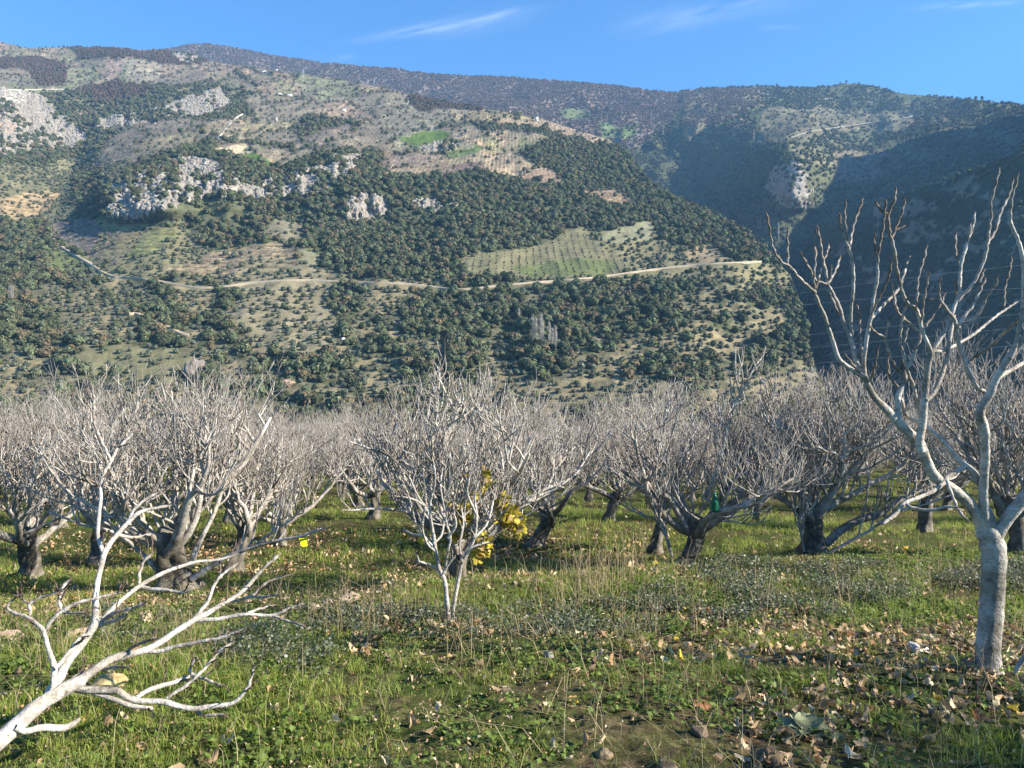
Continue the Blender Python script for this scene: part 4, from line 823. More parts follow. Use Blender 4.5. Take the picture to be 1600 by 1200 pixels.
# ------------------------------------------------------------------ extra long boughs, yellow card, green bottle, yellow leaves
def add_limbs(e, name, lims, lab=None):
    b = Buf()
    for i, l in enumerate(lims): limb(b, *l[:3], **dict(dict(seed=31+i, rscale=.68, k=9, twig=True, brown=.4), **(l[3] if len(l) > 3 else {})))
    rs_ = np.random.default_rng(len(lims)*7+int(e.location.x*10) % 50)
    for l in lims:
        a_ = np.array(l[0], float)
        for q9 in range(13):
            f_ = (.3+.7*(q9+rs_.random())/13)*(len(a_)-1)*.999; j_ = int(f_); q_ = a_[j_]+(a_[j_+1]-a_[j_])*(f_-j_); dd_ = a_[j_+1, :2]-a_[j_, :2]; dd_ = dd_/np.hypot(*dd_)
            sg = rs_.choice([-1, 1]); v_ = dd_*.6+sg*.5*np.array([-dd_[1], dd_[0]])+np.array([0, -.55]); L_ = rs_.uniform(18, 62)*(1-.3*f_/len(a_)); dz_ = l[1]+(l[2]-l[1])*f_/(len(a_)-1); zz_ = rs_.normal()*.3; rw = min(q_[2]*.6, 1.7)
            limb(b, [(q_[0], q_[1], rw), (q_[0]+v_[0]*L_*.5+rs_.normal()*3, q_[1]+v_[1]*L_*.45, rw*.8), (q_[0]+v_[0]*L_*.8, q_[1]+v_[1]*L_*1.15, rw*.5)], dz_, dz_+zz_, k=5, brown=.5, seed=int(rs_.integers(99)))
            if rw > .9: limb(b, [(q_[0]+v_[0]*L_*.5, q_[1]+v_[1]*L_*.45, rw*.6), (q_[0]+v_[0]*L_*.5-sg*6, q_[1]+v_[1]*L_*.8, rw*.5), (q_[0]+v_[0]*L_*.5-sg*9, q_[1]+v_[1]*L_*1.2, .5)], dz_+zz_*.5, dz_+zz_*.2, k=4, brown=.5, seed=3)
    o = b.obj(name, m_bark, None); o.data.transform(Matrix.Translation(-e.location)); o.parent = e
    if lab: o['label'] = lab
    return o
figs = {e['label'][:24]: e for e in C.objects if e.type == 'EMPTY' and 'label' in e.keys() and e.name.startswith('fig_tree')}
def fg(s): return next(e for k, e in figs.items() if e['label'].startswith(s) or s in e['label'])
add_limbs(ftl, 'bough', [([(300,905,8),(330,885,6.5),(360,868,5.5),(395,855,4.4),(430,845,3.5),(470,838,2.6),(505,826,1.8)],9.5,9.2), ([(395,855,3.6),(425,832,3),(455,812,2.2),(480,785,1.6)],9.4,9.1), ([(275,905,8),(262,870,6.5),(266,820,5.6),(272,770,4.8),(274,710,4),(272,660,3),(268,610,2.2)],9.5,9.4),
     ([(290,900,8),(310,850,6.2),(335,800,5),(352,745,4.4),(364,690,3.2),(372,640,2.2)],9.5,9.7), ([(258,905,7),(225,868,5.5),(185,835,4.4),(130,820,3.2),(80,800,2.4)],9.5,9.2)])
add_limbs(fg('stout gnarled bare fig'), 'bough', [([(1290,850,10),(1315,828,9),(1345,812,8.5),(1375,803,8),(1400,785,6.5),(1440,765,5),(1480,750,3.5)],12,12.2,dict(old=.6)), ([(1290,868,3.4),(1320,850,3.2),(1360,828,3),(1400,800,2.8),(1440,790,2.2),(1490,772,1.8)],11.8,11.5),
     ([(1256,862,3.2),(1252,835,3),(1249,810,2.6),(1262,795,2.2)],11.9,11.8), ([(1240,800,5),(1243,740,5),(1240,715,4.6),(1262,700,4.4),(1290,665,3.2),(1310,610,2)],11.9,11.7), ([(1240,715,4.2),(1225,680,3.4),(1205,640,2.6),(1196,600,1.8)],11.8,11.7)])
add_limbs(fgr, 'bough', [([(1090,815,8),(1110,815,8),(1125,800,7),(1150,780,5.5),(1190,765,4),(1220,752,3)],12,11.7,dict(old=.5)), ([(1075,830,6),(1045,780,6.5),(1020,765,6),(1002,745,4)],11.9,11.7,dict(old=.4)), ([(1050,870,4.4),(1042,840,4.2),(1034,805,3.6),(1030,780,3)],11.8,11.9,dict(old=.3)),
     ([(1100,780,6),(1118,740,5),(1132,690,4.4),(1145,640,3.2),(1165,600,2.4),(1180,570,1.6)],12,11.8)])
# yellow card hung from the bough
Dk = 9.25; c0 = P(474, 846, Dk); k_ = Dk/1200
yc = empty('insect_trap_card', tuple(c0)); tag(yc, 'bright yellow folded sticky card dangling from the branch tips right of the big stump', 'insect trap')
m, t, b = mat('yellow_card', .5); b.inputs['Base Color'].default_value = (.85, .72, .02, 1)
import bmesh
V = []; F = []
pts_ = [(-6.5,6),(-1,5),(5,7),(6.5,3.5),(5,-1),(5.5,-7.5),(0,-8.5),(-3,-6),(-3.5,-1),(-6,1)]
for sgn in (-1, 1):
    for (a_, z_) in pts_: V.append((a_*k_, sgn*.004+.02*math.sin(a_*.35), z_*k_))
n_ = len(pts_); bm = bmesh.new(); vv = [bm.verts.new(v) for v in V]
for i in range(n_): bm.faces.new((vv[i], vv[(i+1) % n_], vv[n_+(i+1) % n_], vv[n_+i]))
bm.faces.new(vv[:n_]); bm.faces.new(vv[n_:][::-1]); me = bpy.data.meshes.new('card'); bm.to_mesh(me); bm.free(); me.materials.append(m); o = bpy.data.objects.new('card', me); C.objects.link(o); o.parent = yc
B_ = Buf(); V, F = tube([(0, 0, 6*k_), (.005, 0, 9*k_), (0, 0, 13*k_)], [.0015]*3, 4); B_.add(V, F, (0, 0, 0)); m_wire, t, b = mat('thin_wire', .5); b.inputs['Base Color'].default_value = (.2, .2, .2, 1); B_.obj('wire', m_wire, yc)
# bottle
def lathe(prof, k=16):
    a = np.arange(k)/k*2*math.pi; V = np.array([(r*math.cos(x), r*math.sin(x), z) for r, z in prof for x in a]); n = len(prof)
    F = [(i*k+j, i*k+(j+1) % k, (i+1)*k+(j+1) % k, (i+1)*k+j) for i in range(n-1) for j in range(k)]; return V, np.array(F)
gb = empty('hanging_bottle', tuple(P(1117, 800, 11.3))); tag(gb, 'dark green plastic bottle hung in the fork of the leaning fig', 'bottle')
m, t, b = mat('green_plastic', .25); b.inputs['Base Color'].default_value = (.012, .10, .055, 1)
V, F = lathe([(.001, 0), (.05, .003), (.056, .03), (.056, .08), (.052, .1), (.056, .12), (.055, .17), (.035, .215), (.018, .24), (.018, .26), (.001, .262)]); mesh_np('bottle_body', V, F, m, parent=gb, smooth=True)
m, t, b = mat('bottle_cap', .4); b.inputs['Base Color'].default_value = (.05, .2, .14, 1); V, F = lathe([(.001, .255), (.021, .256), (.021, .278), (.001, .28)]); mesh_np('cap', V, F, m, parent=gb)
V, F = tube([(0, 0, .27), (.02, .02, .33), (.0, .0, .40)], [.002]*3, 4); B_ = Buf(); B_.add(V, F, (0, 0, 0)); B_.obj('wire', m_wire, gb)

def leaf_template(curl, fold, seed, lobes=True):
    a = np.linspace(-2.75, 2.75, 15); r0 = .5+.5*np.abs(np.cos(a*1.42))**.7 if lobes else 1-.12*np.abs(a)/2.75; r0 = r0*(1-.22*np.abs(a)/2.75)
    x = np.sin(a)*r0*.5; y = .15+np.cos(a)*r0*.55
    V = np.r_[[[0, 0, 0]], np.c_[x, y, 0*x]]; rr = np.random.default_rng(seed)
    V[:, 2] = fold*np.abs(V[:, 0])+curl*(V[:, 1]**2)+.10*rr.normal(size=len(V))*(np.arange(len(V)) > 0)
    F = np.array([(0, i, i+1) for i in range(1, 15)]); return V, F
TPL = [leaf_template(.7, .5, 1), leaf_template(-.5, .9, 2), leaf_template(1.1, -.4, 3), leaf_template(.3, 1.3, 4), leaf_template(-.9, -.5, 5)]
def rotm(n, r, tilt):
    """random orientations: yaw anything, tilt up to `tilt`"""
    yaw = r.uniform(0, 6.283, n); ax = r.uniform(0, 6.283, n); tl_ = r.normal(size=n)*tilt
    u = np.c_[np.cos(ax), np.sin(ax), 0*ax]; c, s = np.cos(tl_), np.sin(tl_); K = np.zeros((n, 3, 3)); K[:, 0, 2] = u[:, 1]; K[:, 2, 0] = -u[:, 1]; K[:, 1, 2] = -u[:, 0]; K[:, 2, 1] = u[:, 0]
    Rm = np.eye(3)[None]+s[:, None, None]*K+(1-c)[:, None, None]*(K@K)
    Z = np.zeros((n, 3, 3)); Z[:, 0, 0] = np.cos(yaw); Z[:, 0, 1] = -np.sin(yaw); Z[:, 1, 0] = np.sin(yaw); Z[:, 1, 1] = np.cos(yaw); Z[:, 2, 2] = 1
    return Rm@Z
def strew(name, pos, size, cols, tilt, seed, mat_, tpl=None, squash=1.0, parent=None, **tg):
    tpl = tpl or TPL; r = np.random.default_rng(seed); n = len(pos); which = r.integers(0, len(tpl), n); Vs, Fs, Cs = [], [], []; o = 0
    Rm = rotm(n, r, tilt)
    for k, (TV, TF) in enumerate(tpl):
        m_ = which == k; c = int(m_.sum())
        if not c: continue
        sc = (size[m_][:, None, None] if np.ndim(size) else size)
        V = np.einsum('nij,vj->nvi', Rm[m_], TV*[1, 1, squash])*sc+pos[m_][:, None]
        Vs.append(V.reshape(-1, 3)); Fs.append((TF[None]+(np.arange(c)*len(TV))[:, None, None]+o).reshape(-1, TF.shape[1])); Cs.append(np.repeat(cols[m_], len(TV), 0)); o += c*len(TV)
    return tag(mesh_np(name, np.vstack(Vs), np.vstack(Fs), mat_, col=np.vstack(Cs), parent=parent), **tg)
m_yl = vcol_mat('yellow_leaves', .5, translucent=.4)
ylt = fg('hollow dark trunk'); r_ = np.random.default_rng(9); yp = []
for (px, py, rx, ry, n, D) in ((761,742,9,10,14,8.8),(757,758,6,12,10,8.8),(748,765,14,10,12,8.9),(716,790,16,9,20,8.7),(726,805,14,16,34,8.7),(722,825,9,12,16,8.7),(782,785,10,14,20,8.6),(797,800,16,12,36,8.6),(806,820,12,14,30,8.6),(790,815,14,14,22,8.6),(752,845,13,14,34,8.5),(748,865,14,12,24,8.5),(710,838,4,8,8,8.7),(655,845,6,3,4,9.0),(633,840,4,5,3,9.0),(732,745,5,5,4,8.9)):
    for _ in range(int(n*.95)): yp.append(P(px+r_.normal()*rx*.5, py+r_.normal()*ry*.5, D+r_.normal()*.08))
yp = np.array(yp)-np.array(ylt.location); cc = np.array([(.52,.43,.06)])*r_.uniform(.4, 1.2, (len(yp), 1)); cc[r_.random(len(yp)) < .3] = (.30, .21, .09)
o = strew('leaves', yp, r_.uniform(.06, .12, len(yp)), cc, 1.5, 3, m_yl, parent=ylt)
o['label'] = 'last yellow leaves hanging in clusters'
add_limbs(ylt, 'bough', [([(725,860,5),(745,830,3.4),(760,795,2.8),(762,750,2.2),(770,710,1.8)],9.5,8.8), ([(730,850,4.5),(765,822,3),(790,800,2.6),(812,790,1.8)],9.5,8.6), ([(722,840,4),(716,810,3),(724,780,2.6),(740,765,2)],9.5,8.7), ([(728,865,4),(742,850,3),(755,835,2.6),(764,838,1.8)],9.4,8.5),
     ([(715,865,7),(700,820,6),(675,770,5),(650,735,4.4),(610,712,3.6),(575,700,2.4),(545,690,1.8)],9.7,9.2), ([(718,850,7),(735,790,5.6),(745,730,4.8),(755,680,4),(752,640,3),(768,600,2)],9.7,9.5), ([(700,820,5),(640,800,3.4),(585,795,2.6),(545,798,1.8)],9.7,9.0), ([(712,850,6),(700,790,5),(705,730,4.4),(695,680,3.6),(712,650,3.4),(690,600,2.2),(683,572,1.8)],9.6,9.4),
     ([(760,800,5),(810,785,4.4),(850,765,3.6),(895,745,2.6),(925,700,1.8)],9.8,10.4)])

# ------------------------------------------------------------------ ground cover
def area_pts(y0, y1, dens, seed, fn=None, um=.74):
    r = np.random.default_rng(seed); n = int(um*(y1*y1-y0*y0)*dens); Y = np.sqrt(r.uniform(y0*y0, y1*y1, n)); X = r.uniform(-um, um, n)*Y
    if fn is not None: k = r.random(n) < fn(X, Y); X, Y = X[k], Y[k]
    return X, Y
def scrn(X, Y): z = ground_z(X, Y); return 800+X/Y*1200, 600-z/Y*1200
WEED = [[(1040,905),(1120,885),(1250,893),(1330,888),(1440,895),(1480,925),(1430,958),(1330,965),(1230,960),(1120,975),(1000,960),(990,930)], [(560,960),(700,955),(850,950),(1010,945),(1040,990),(930,1005),(800,1008),(660,1000),(560,990)],
        [(340,985),(430,970),(560,960),(600,990),(580,1040),(520,1070),(430,1060),(360,1040),(340,1010)], [(-50,1030),(50,1010),(110,1030),(80,1090),(-50,1110)], [(150,960),(250,965),(320,985),(300,1020),(200,1010),(150,1000)], [(1440,900),(1620,890),(1620,940),(1450,950)], [(600,1075),(760,1060),(780,1110),(640,1140),(560,1120)]][:-1]
LITTER = [[(1040,965),(1200,945),(1330,985),(1620,960),(1620,1150),(1500,1130),(1400,1110),(1250,1060),(1120,1040)], [(1400,1060),(1620,1060),(1620,1160),(1440,1130)], [(590,960),(720,955),(790,975),(760,1000),(600,990)], [(530,1000),(590,1000),(590,1040),(530,1030)], [(1150,1080),(1350,1080),(1380,1210),(1130,1210)], [(900,1000),(1080,1000),(1100,1050),(920,1060)]]
def inany(X, Y, polys, wob=16):
    px, py = scrn(X, Y); px = px+wob*fbm(X*3, Y*3, 3)*2; py = py+wob*.6*fbm(X*3+9, Y*3+4, 3)*2
    m_ = np.zeros(len(X), bool)
    for p_ in polys: m_ |= inpoly(px, py, p_)
    return m_
def lipdist(X, Y): return Y-(8.1+.45*X+.25*fbm(X*.9, Y*0+3.3, 3))
def blades(name, X, Y, h, wd, col, seed, lean=.75, mat_=None, curve=.5, lift=0, **tg):
    r = np.random.default_rng(seed); n = len(X); az = r.uniform(0, 6.283, n); L = np.abs(r.normal(size=n))*lean+.08
    b = np.c_[X, Y, ground_z(X, Y)-.01+lift]; d = np.c_[np.cos(az), np.sin(az), 0*az]; fa = r.uniform(0, 6.283, n); s = np.c_[np.cos(fa), np.sin(fa), 0*fa]*wd[:, None]*.5
    up_ = np.array([0, 0, 1.])
    m1 = b+(d*(L*.35)[:, None]+up_)*(h*.5)[:, None]; tp = m1+(d*(L*(1+curve))[:, None]+up_*(1-.45*np.clip(L, 0, 1.4))[:, None])*(h*.5)[:, None]
    V = np.stack([b-s, b+s, m1-s*.8, m1+s*.8, tp], 1).reshape(-1, 3); k = np.arange(n)*5
    F4 = np.c_[k, k+1, k+3, k+2]; F3 = np.c_[k+2, k+3, k+4]
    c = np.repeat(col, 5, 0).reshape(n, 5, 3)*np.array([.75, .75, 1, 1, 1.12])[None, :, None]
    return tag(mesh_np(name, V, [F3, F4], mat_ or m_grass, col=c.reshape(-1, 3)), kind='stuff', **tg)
def patch(X, Y): return fbm(X*.55+4, Y*.55+7, 3), fbm(X*2.4+1, Y*2.4+2, 3)
def gdens(X, Y):
    a_, b_ = patch(X, Y); d_ = np.clip(.54+1.3*a_+1.2*b_, .05, 1)
    d_ *= 1-.72*inany(X, Y, LITTER); d_ *= 1-.35*inany(X, Y, WEED)
    l = lipdist(X, Y); d_ *= 1-.8*np.exp(-((l-.15)/.4)**2)*(X < 1.5); return d_
XS, YS, HS, WS, CS = [], [], [], [], []
rg = np.random.default_rng(21)
for (y0, y1, tuft, per, hh, ww) in ((2.5, 6, 860, 13, .052, .0038), (6, 11, 340, 12, .062, .0052), (11, 22, 64, 9, .085, .010), (22, 48, 7, 8, .10, .022)):
    X, Y = area_pts(y0, y1, tuft, int(y0*10), gdens); n = len(X); tb_ = rg.uniform(.45, 1.5, n)**1.9; tc_ = rg.normal(size=n)
    X = np.repeat(X, per)+rg.normal(size=n*per)*.022*(1+y0*.08); Y = np.repeat(Y, per)+rg.normal(size=n*per)*.022*(1+y0*.08)
    a_, b_ = patch(X, Y); t_ = np.repeat(tb_, per); q_ = np.repeat(tc_, per)
    h_ = hh*t_*rg.uniform(.5, 1.25, n*per)*(1+.5*a_); base = np.array([.20, .28, .045])[None]*(1+.22*rg.normal(size=(n*per, 1))+.12*q_[:, None])
    yel = np.clip(.25+.9*b_+.35*q_+.3*rg.normal(size=n*per), 0, 1)[:, None]*.6; base = base*(1-yel)+np.array([.36, .36, .08])*yel
    dry = (rg.random(n*per) < .10+.16*(a_ < -.08)+.05*(Y > 11))[:, None]; base = np.where(dry, np.array([[.38, .31, .16]])*rg.uniform(.6, 1.2, (n*per, 1)), base)
    XS.append(X); YS.append(Y); HS.append(h_); WS.append(np.full(n*per, ww)*rg.uniform(.7, 1.3, n*per)); CS.append(np.clip(base, .01, .6))
X, Y, H, W_, CC = map(np.concatenate, (XS, YS, HS, WS, CS)); k_ = Y > 2.3; print('blades', len(X))
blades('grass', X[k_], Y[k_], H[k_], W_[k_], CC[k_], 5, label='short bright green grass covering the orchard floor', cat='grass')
# low broad-leaved herbs among the grass and the dark weed mats
WT = [(np.array([(0, 0, 0), (.35, .4, .12), (0, 1, .05), (-.35, .4, .12)]), np.array([(0, 1, 2), (0, 2, 3)])), (np.array([(0, 0, 0), (.5, .5, -.1), (0, .9, .3), (-.5, .5, -.1)]), np.array([(0, 1, 2), (0, 2, 3)]))]
X, Y = area_pts(2.6, 13, 900, 31, lambda a, b: np.where(inany(a, b, WEED), np.clip(.24+1.9*fbm(a*2.2, b*2.2, 3), 0, 1), 0)*np.clip(1.3-b*.035, .3, 1)); n = len(X); per = 9
hs = np.repeat(rg.uniform(.4, 1, n), per); X = np.repeat(X, per)+rg.normal(size=n*per)*.035; Y = np.repeat(Y, per)+rg.normal(size=n*per)*.035; hz_ = rg.uniform(.0, .17, n*per)*hs*(1+.5*fbm(X*2, Y*2, 2))
pos = np.c_[X, Y, ground_z(X, Y)+hz_]; cw = np.array([[.085, .105, .042]])*rg.uniform(.5, 1.5, (n*per, 1)); gl = rg.random(n*per) < .16; cw[gl] = np.array([.20, .21, .17])*rg.uniform(.7, 1.3, (gl.sum(), 1)); br = rg.random(n*per) < .12; cw[br] = (.16, .12, .08)
strew('weeds', pos, rg.uniform(.010, .024, n*per)*(1+.04*Y), cw, .9, 4, m_weed, tpl=WT, label='dark grey-green small-leaved weeds in low mats between the grass', cat='weeds', kind='stuff'); print('weeds', len(pos))
X, Y = area_pts(2.6, 12, 130, 32, lambda a, b: np.clip(.35+1.2*fbm(a*1.4+30, b*1.4, 3), 0, 1)*(1-inany(a, b, LITTER)*.6)); n = len(X); per = 12
s_ = np.repeat(rg.uniform(.5, 1.2, n), per); X = np.repeat(X, per)+rg.normal(size=n*per)*.05*s_; Y = np.repeat(Y, per)+rg.normal(size=n*per)*.05*s_
pos = np.c_[X, Y, ground_z(X, Y)+rg.uniform(.01, .07, n*per)*s_]; cw = np.array([[.125, .175, .035]])*rg.uniform(.5, 1.5, (n*per, 1))
strew('green_herbs', pos, rg.uniform(.018, .045, n*per), cw, .6, 6, m_grass, tpl=WT, label='fresh green broad-leaved herbs sprinkled through the near grass', cat='herbs', kind='stuff')
# straw and dead stems lying about
X, Y = area_pts(2.6, 9, 95, 33, lambda a, b: np.clip(.5+1.4*fbm(a*1.1+60, b*1.1, 3), .1, 1)); n = len(X)
blades('dry_straw', X, Y, rg.uniform(.08, .34, n), rg.uniform(.002, .0042, n), np.array([[.42, .34, .20]])*rg.uniform(.55, 1.25, (n, 1)), 7, lean=1.6, mat_=m_straw, lift=.03, label='pale dry straws lying criss-cross in the grass', cat='straw')
# tall dead stalks in front of the middle and along the terrace edge
st = Buf(); rs = np.random.default_rng(55)
for (px, py, wx, wy, n, hm) in ((930,935,45,26,70,.52),(985,900,25,20,26,.55),(880,965,40,16,30,.35),(1090,905,60,14,14,.5),(620,960,90,20,40,.38),(90,1035,80,26,46,.34),(545,985,60,20,34,.36),(1340,945,150,20,20,.45),(1180,870,8,6,6,.62),(270,1035,50,20,30,.30),(1450,905,100,12,12,.42),(740,1010,160,40,40,.26),(1000,985,60,20,30,.36),(290,1000,30,10,20,.28)):
    for _ in range(n):
        x, y = at_px(px+rs.normal()*wx*.6, py+rs.normal()*wy*.6); h_ = hm*rs.uniform(.45, 1.25); a_ = rs.uniform(0, 6.28); ln = abs(rs.normal())*.35
        z0 = float(ground_z(x, y)); f_ = np.linspace(0, 1, 5); pts = np.c_[x+math.cos(a_)*ln*h_*f_**1.6, y+math.sin(a_)*ln*h_*f_**1.6, z0-.02+h_*f_*(1-.15*ln*f_)]
        V, F = tube(pts, .0017*(1.3-.8*f_)*(1+.03*y), 3); cst = np.array([.40, .31, .18])*rs.uniform(.5, 1.2); st.add(V, F, cst)
        if rs.random() < .5:
            for q_ in range(rs.integers(2, 6)):
                f0 = rs.uniform(.45, 1); p0 = np.array([np.interp(f0, f_, pts[:, i]) for i in range(3)]); d_ = unit(np.array([rs.normal(), rs.normal(), .9])); V, F = tube([p0, p0+d_*.03, p0+d_*rs.uniform(.04, .09)], [.0012, .001, .0022], 3); st.add(V, F, cst*.9)
tag(st.obj('dead_stalks', m_straw), 'tall thin tan dead stalks standing in loose tufts above the weeds', 'dry stalks', kind='stuff')
# fallen fig leaves
def ldens(a, b):
    l = lipdist(a, b); base = .05+.55*inany(a, b, LITTER)
    return np.clip(base+.24*(b > 8)*(a < 3)+.8*np.clip(fbm(a*.7+11, b*.7, 3), 0, 1)*(l > 0)*(b < 22), 0, 1)
X, Y = area_pts(2.6, 9, 330, 41, ldens); X2, Y2 = area_pts(9, 17, 110, 42, lambda a, b: np.clip(ldens(a, b)*(1.5-.8*sstep(0, 3.5, a)), 0, 1)); X3, Y3 = area_pts(17, 50, 7, 43, lambda a, b: np.clip(.5+1.3*fbm(a*.3, b*.3, 3), .05, 1))
X = np.r_[X, X2, X3]; Y = np.r_[Y, Y2, Y3]; n = len(X); print('leaves', n)
nbig = n; X4, Y4 = area_pts(2.6, 10, 420, 44, lambda a, b: np.clip(.5+1.2*fbm(a*1.3+5, b*1.3, 3), .1, 1)); X = np.r_[X, X4]; Y = np.r_[Y, Y4]; n = len(X)
pos = np.c_[X, Y, ground_z(X, Y)+rg.uniform(.005, .05, n)]; cl_ = np.array([[.44, .31, .18]])*rg.uniform(.25, 1.2, (n, 1)); k_ = rg.random(n) < .22; cl_[k_] = np.array([.36, .21, .10])*rg.uniform(.5, 1.2, (k_.sum(), 1)); k_ = (rg.random(n) < .14); cl_[k_] = np.array([.50, .42, .28])*rg.uniform(.8, 1.2, (k_.sum(), 1)); k_ = (rg.random(n) < .02); cl_[k_] = (.5, .36, .05)
strew('fallen_leaves', pos, np.where(np.arange(n) < nbig, rg.uniform(.022, .066, n), rg.uniform(.007, .02, n))*(1+.02*np.clip(Y, 0, 20)), cl_, .8, 8, m_dead, squash=1.1, label='curled tan and brown fallen fig leaves scattered over grass and soil', cat='fallen leaves', kind='stuff')

# ------------------------------------------------------------------ stones, clods, mullein
def rock_obj(name, px, py, wpx, hpx, col, label, seed, D=None, group=None, sub=3, depth=.8, sink=.25, cat='stone', mat_=None, rough=.28):
    D = gray(px, py+hpx*.3) if D is None else D; r = np.random.default_rng(seed); bm = bmesh.new(); bmesh.ops.create_icosphere(bm, subdivisions=sub, radius=1)
    v = np.array([q.co[:] for q in bm.verts]); f = np.array([[q.index for q in g.verts] for g in bm.faces]); bm.free(); o_ = r.uniform(0, 60, 3)
    # facet by random planes, then roughen
    for _ in range(14):
        d_ = unit(r.normal(size=3)); h_ = r.uniform(.42, .8); e_ = v@d_-h_; v = v-np.clip(e_, 0, None)[:, None]*d_*.85
    v = v*(1+rough*fbm(v[:, 0]*2.6+o_[0]+v[:, 2], v[:, 1]*2.6+o_[1]-v[:, 2], 4))[:, None]; wv = wpx/1200*D*.66; hv = hpx/1200*D*.72
    v = v*[wv, wv*depth, hv]; x, y = (px-800)/1200*D, D; z = (600-py)/1200*D
    cvar = np.array(col)[None]*(1+.22*r.normal(size=(len(v), 1))*.5)
    o = mesh_np(name, v, f, mat_ or m_rock, col=cvar, smooth=False); o.location = (x, y, z-hv*.35); o.rotation_euler = (0, 0, r.uniform(-.4, .4)); return tag(o, label, cat, group)
ST = (.33, .25, .18)
rock_obj('stone', 543, 934, 36, 20, ST, 'largest squarish tan stone on the terrace edge, right end of the stone row', 1)
rock_obj('stone', 512, 940, 24, 14, ST, 'middling tan stone just left of the squarish one on the terrace edge', 2)
rock_obj('stone', 486, 946, 24, 12, ST, 'low flat tan stone third from the squarish one along the terrace edge', 3)
rock_obj('stone', 14, 994, 44, 28, (.27, .20, .15), 'rounded brown stone at the left edge of the photo on the terrace edge', 4)
rock_obj('stone', 118, 988, 34, 20, (.34, .24, .17), 'angular reddish tan stone on the terrace edge behind the leaning fig fork', 5)
rock_obj('stone', 228, 965, 34, 24, (.36, .27, .20), 'pale angular stone at the left foot of the big stump', 6)
rock_obj('stone', 630, 926, 12, 8, ST, 'small pinkish stone in the grass left of the two-stemmed fig', 7)
rock_obj('stone', 604, 929, 10, 10, (.25, .2, .13), 'small dull stone between the squarish stone and the pinkish one', 8)
rock_obj('stone', 846, 908, 22, 12, (.32, .22, .17), 'low reddish stone on the bank right of the two-stemmed fig', 9)
rock_obj('stone', 806, 911, 12, 8, (.34, .25, .19), 'tiny reddish stone nearest the two-stemmed fig on the bank', 10)
rock_obj('stone', 908, 897, 18, 10, (.34, .25, .18), 'pinkish stone among tall dead stalks', 11)
rock_obj('stone', 962, 892, 34, 10, (.16, .15, .13), 'dark grey flat stone right of the tall dead stalks', 12)
rock_obj('stone', 1106, 885, 12, 10, (.36, .30, .24), 'round pale stone at the foot of the leaning bottle tree', 13)
rock_obj('stone', 1100, 968, 16, 12, (.36, .31, .24), 'pale stone in the dark weeds below the bottle tree', 14)
rock_obj('stone', 1432, 1011, 38, 20, (.42, .39, .35), 'whitish split stone among fallen leaves left of the tall trunk', 15)
rock_obj('stone', 857, 1021, 22, 12, (.20, .19, .16), 'grey flat stone in the grass below the middle', 16)
rock_obj('clod', 1094, 1101, 30, 26, (.30, .14, .065), 'upper of two orange earth clods in the near grass', 17, cat='clod')
rock_obj('clod', 1092, 1138, 26, 28, (.15, .11, .07), 'lower and paler of the two orange earth clods', 18, cat='clod')
rock_obj('clod', 1274, 1083, 38, 22, (.28, .19, .10), 'tan and orange clod behind the woolly rosette plant', 19, cat='clod')
rock_obj('clod', 1222, 1088, 18, 20, (.16, .10, .06), 'small dark brown clod left of the tan one', 20, cat='clod')
rock_obj('clod', 1205, 1182, 50, 34, (.13, .09, .05), 'crumbly brown clod at the bottom right of the photo', 21, cat='clod', rough=.5)
rock_obj('clod', 945, 1176, 26, 16, (.20, .15, .09), 'straw-coloured clod at the bottom beside a dry stem', 22, cat='clod', rough=.5)
rock_obj('clod', 1040, 1195, 40, 22, (.15, .10, .06), 'brown clod cut by the bottom edge', 23, cat='clod', rough=.5)
for i in range(46):   # rubble row between the larger stones
    px = random.choice([random.uniform(-10, 250), random.uniform(120, 470), random.uniform(300, 480)]); x = (px-800)/1200
    Dl = 6.5
    for _ in range(12): Dl = 8.1+.45*x*Dl+.25*float(fbm(np.array([x*Dl*.9]), np.array([3.3]), 3)[0])
    Dl += random.uniform(-.25, .3); py = 600-float(ground_z(x*Dl, Dl))/Dl*1200; s_ = random.uniform(5, 17)
    rock_obj('rubble_stone', px, py, s_*1.4, s_, tuple(np.array((.33, .235, .16))*random.uniform(.6, 1.3)), 'small angular stone in the rubble row along the terrace edge', 100+i, D=Dl, group='rubble stones along the terrace edge', sub=2)
rock_obj('stone', 168, 1062, 62, 22, (.36, .27, .12), 'ochre stone half buried behind the leaning fig where its boughs fork', 24, D=4.35)
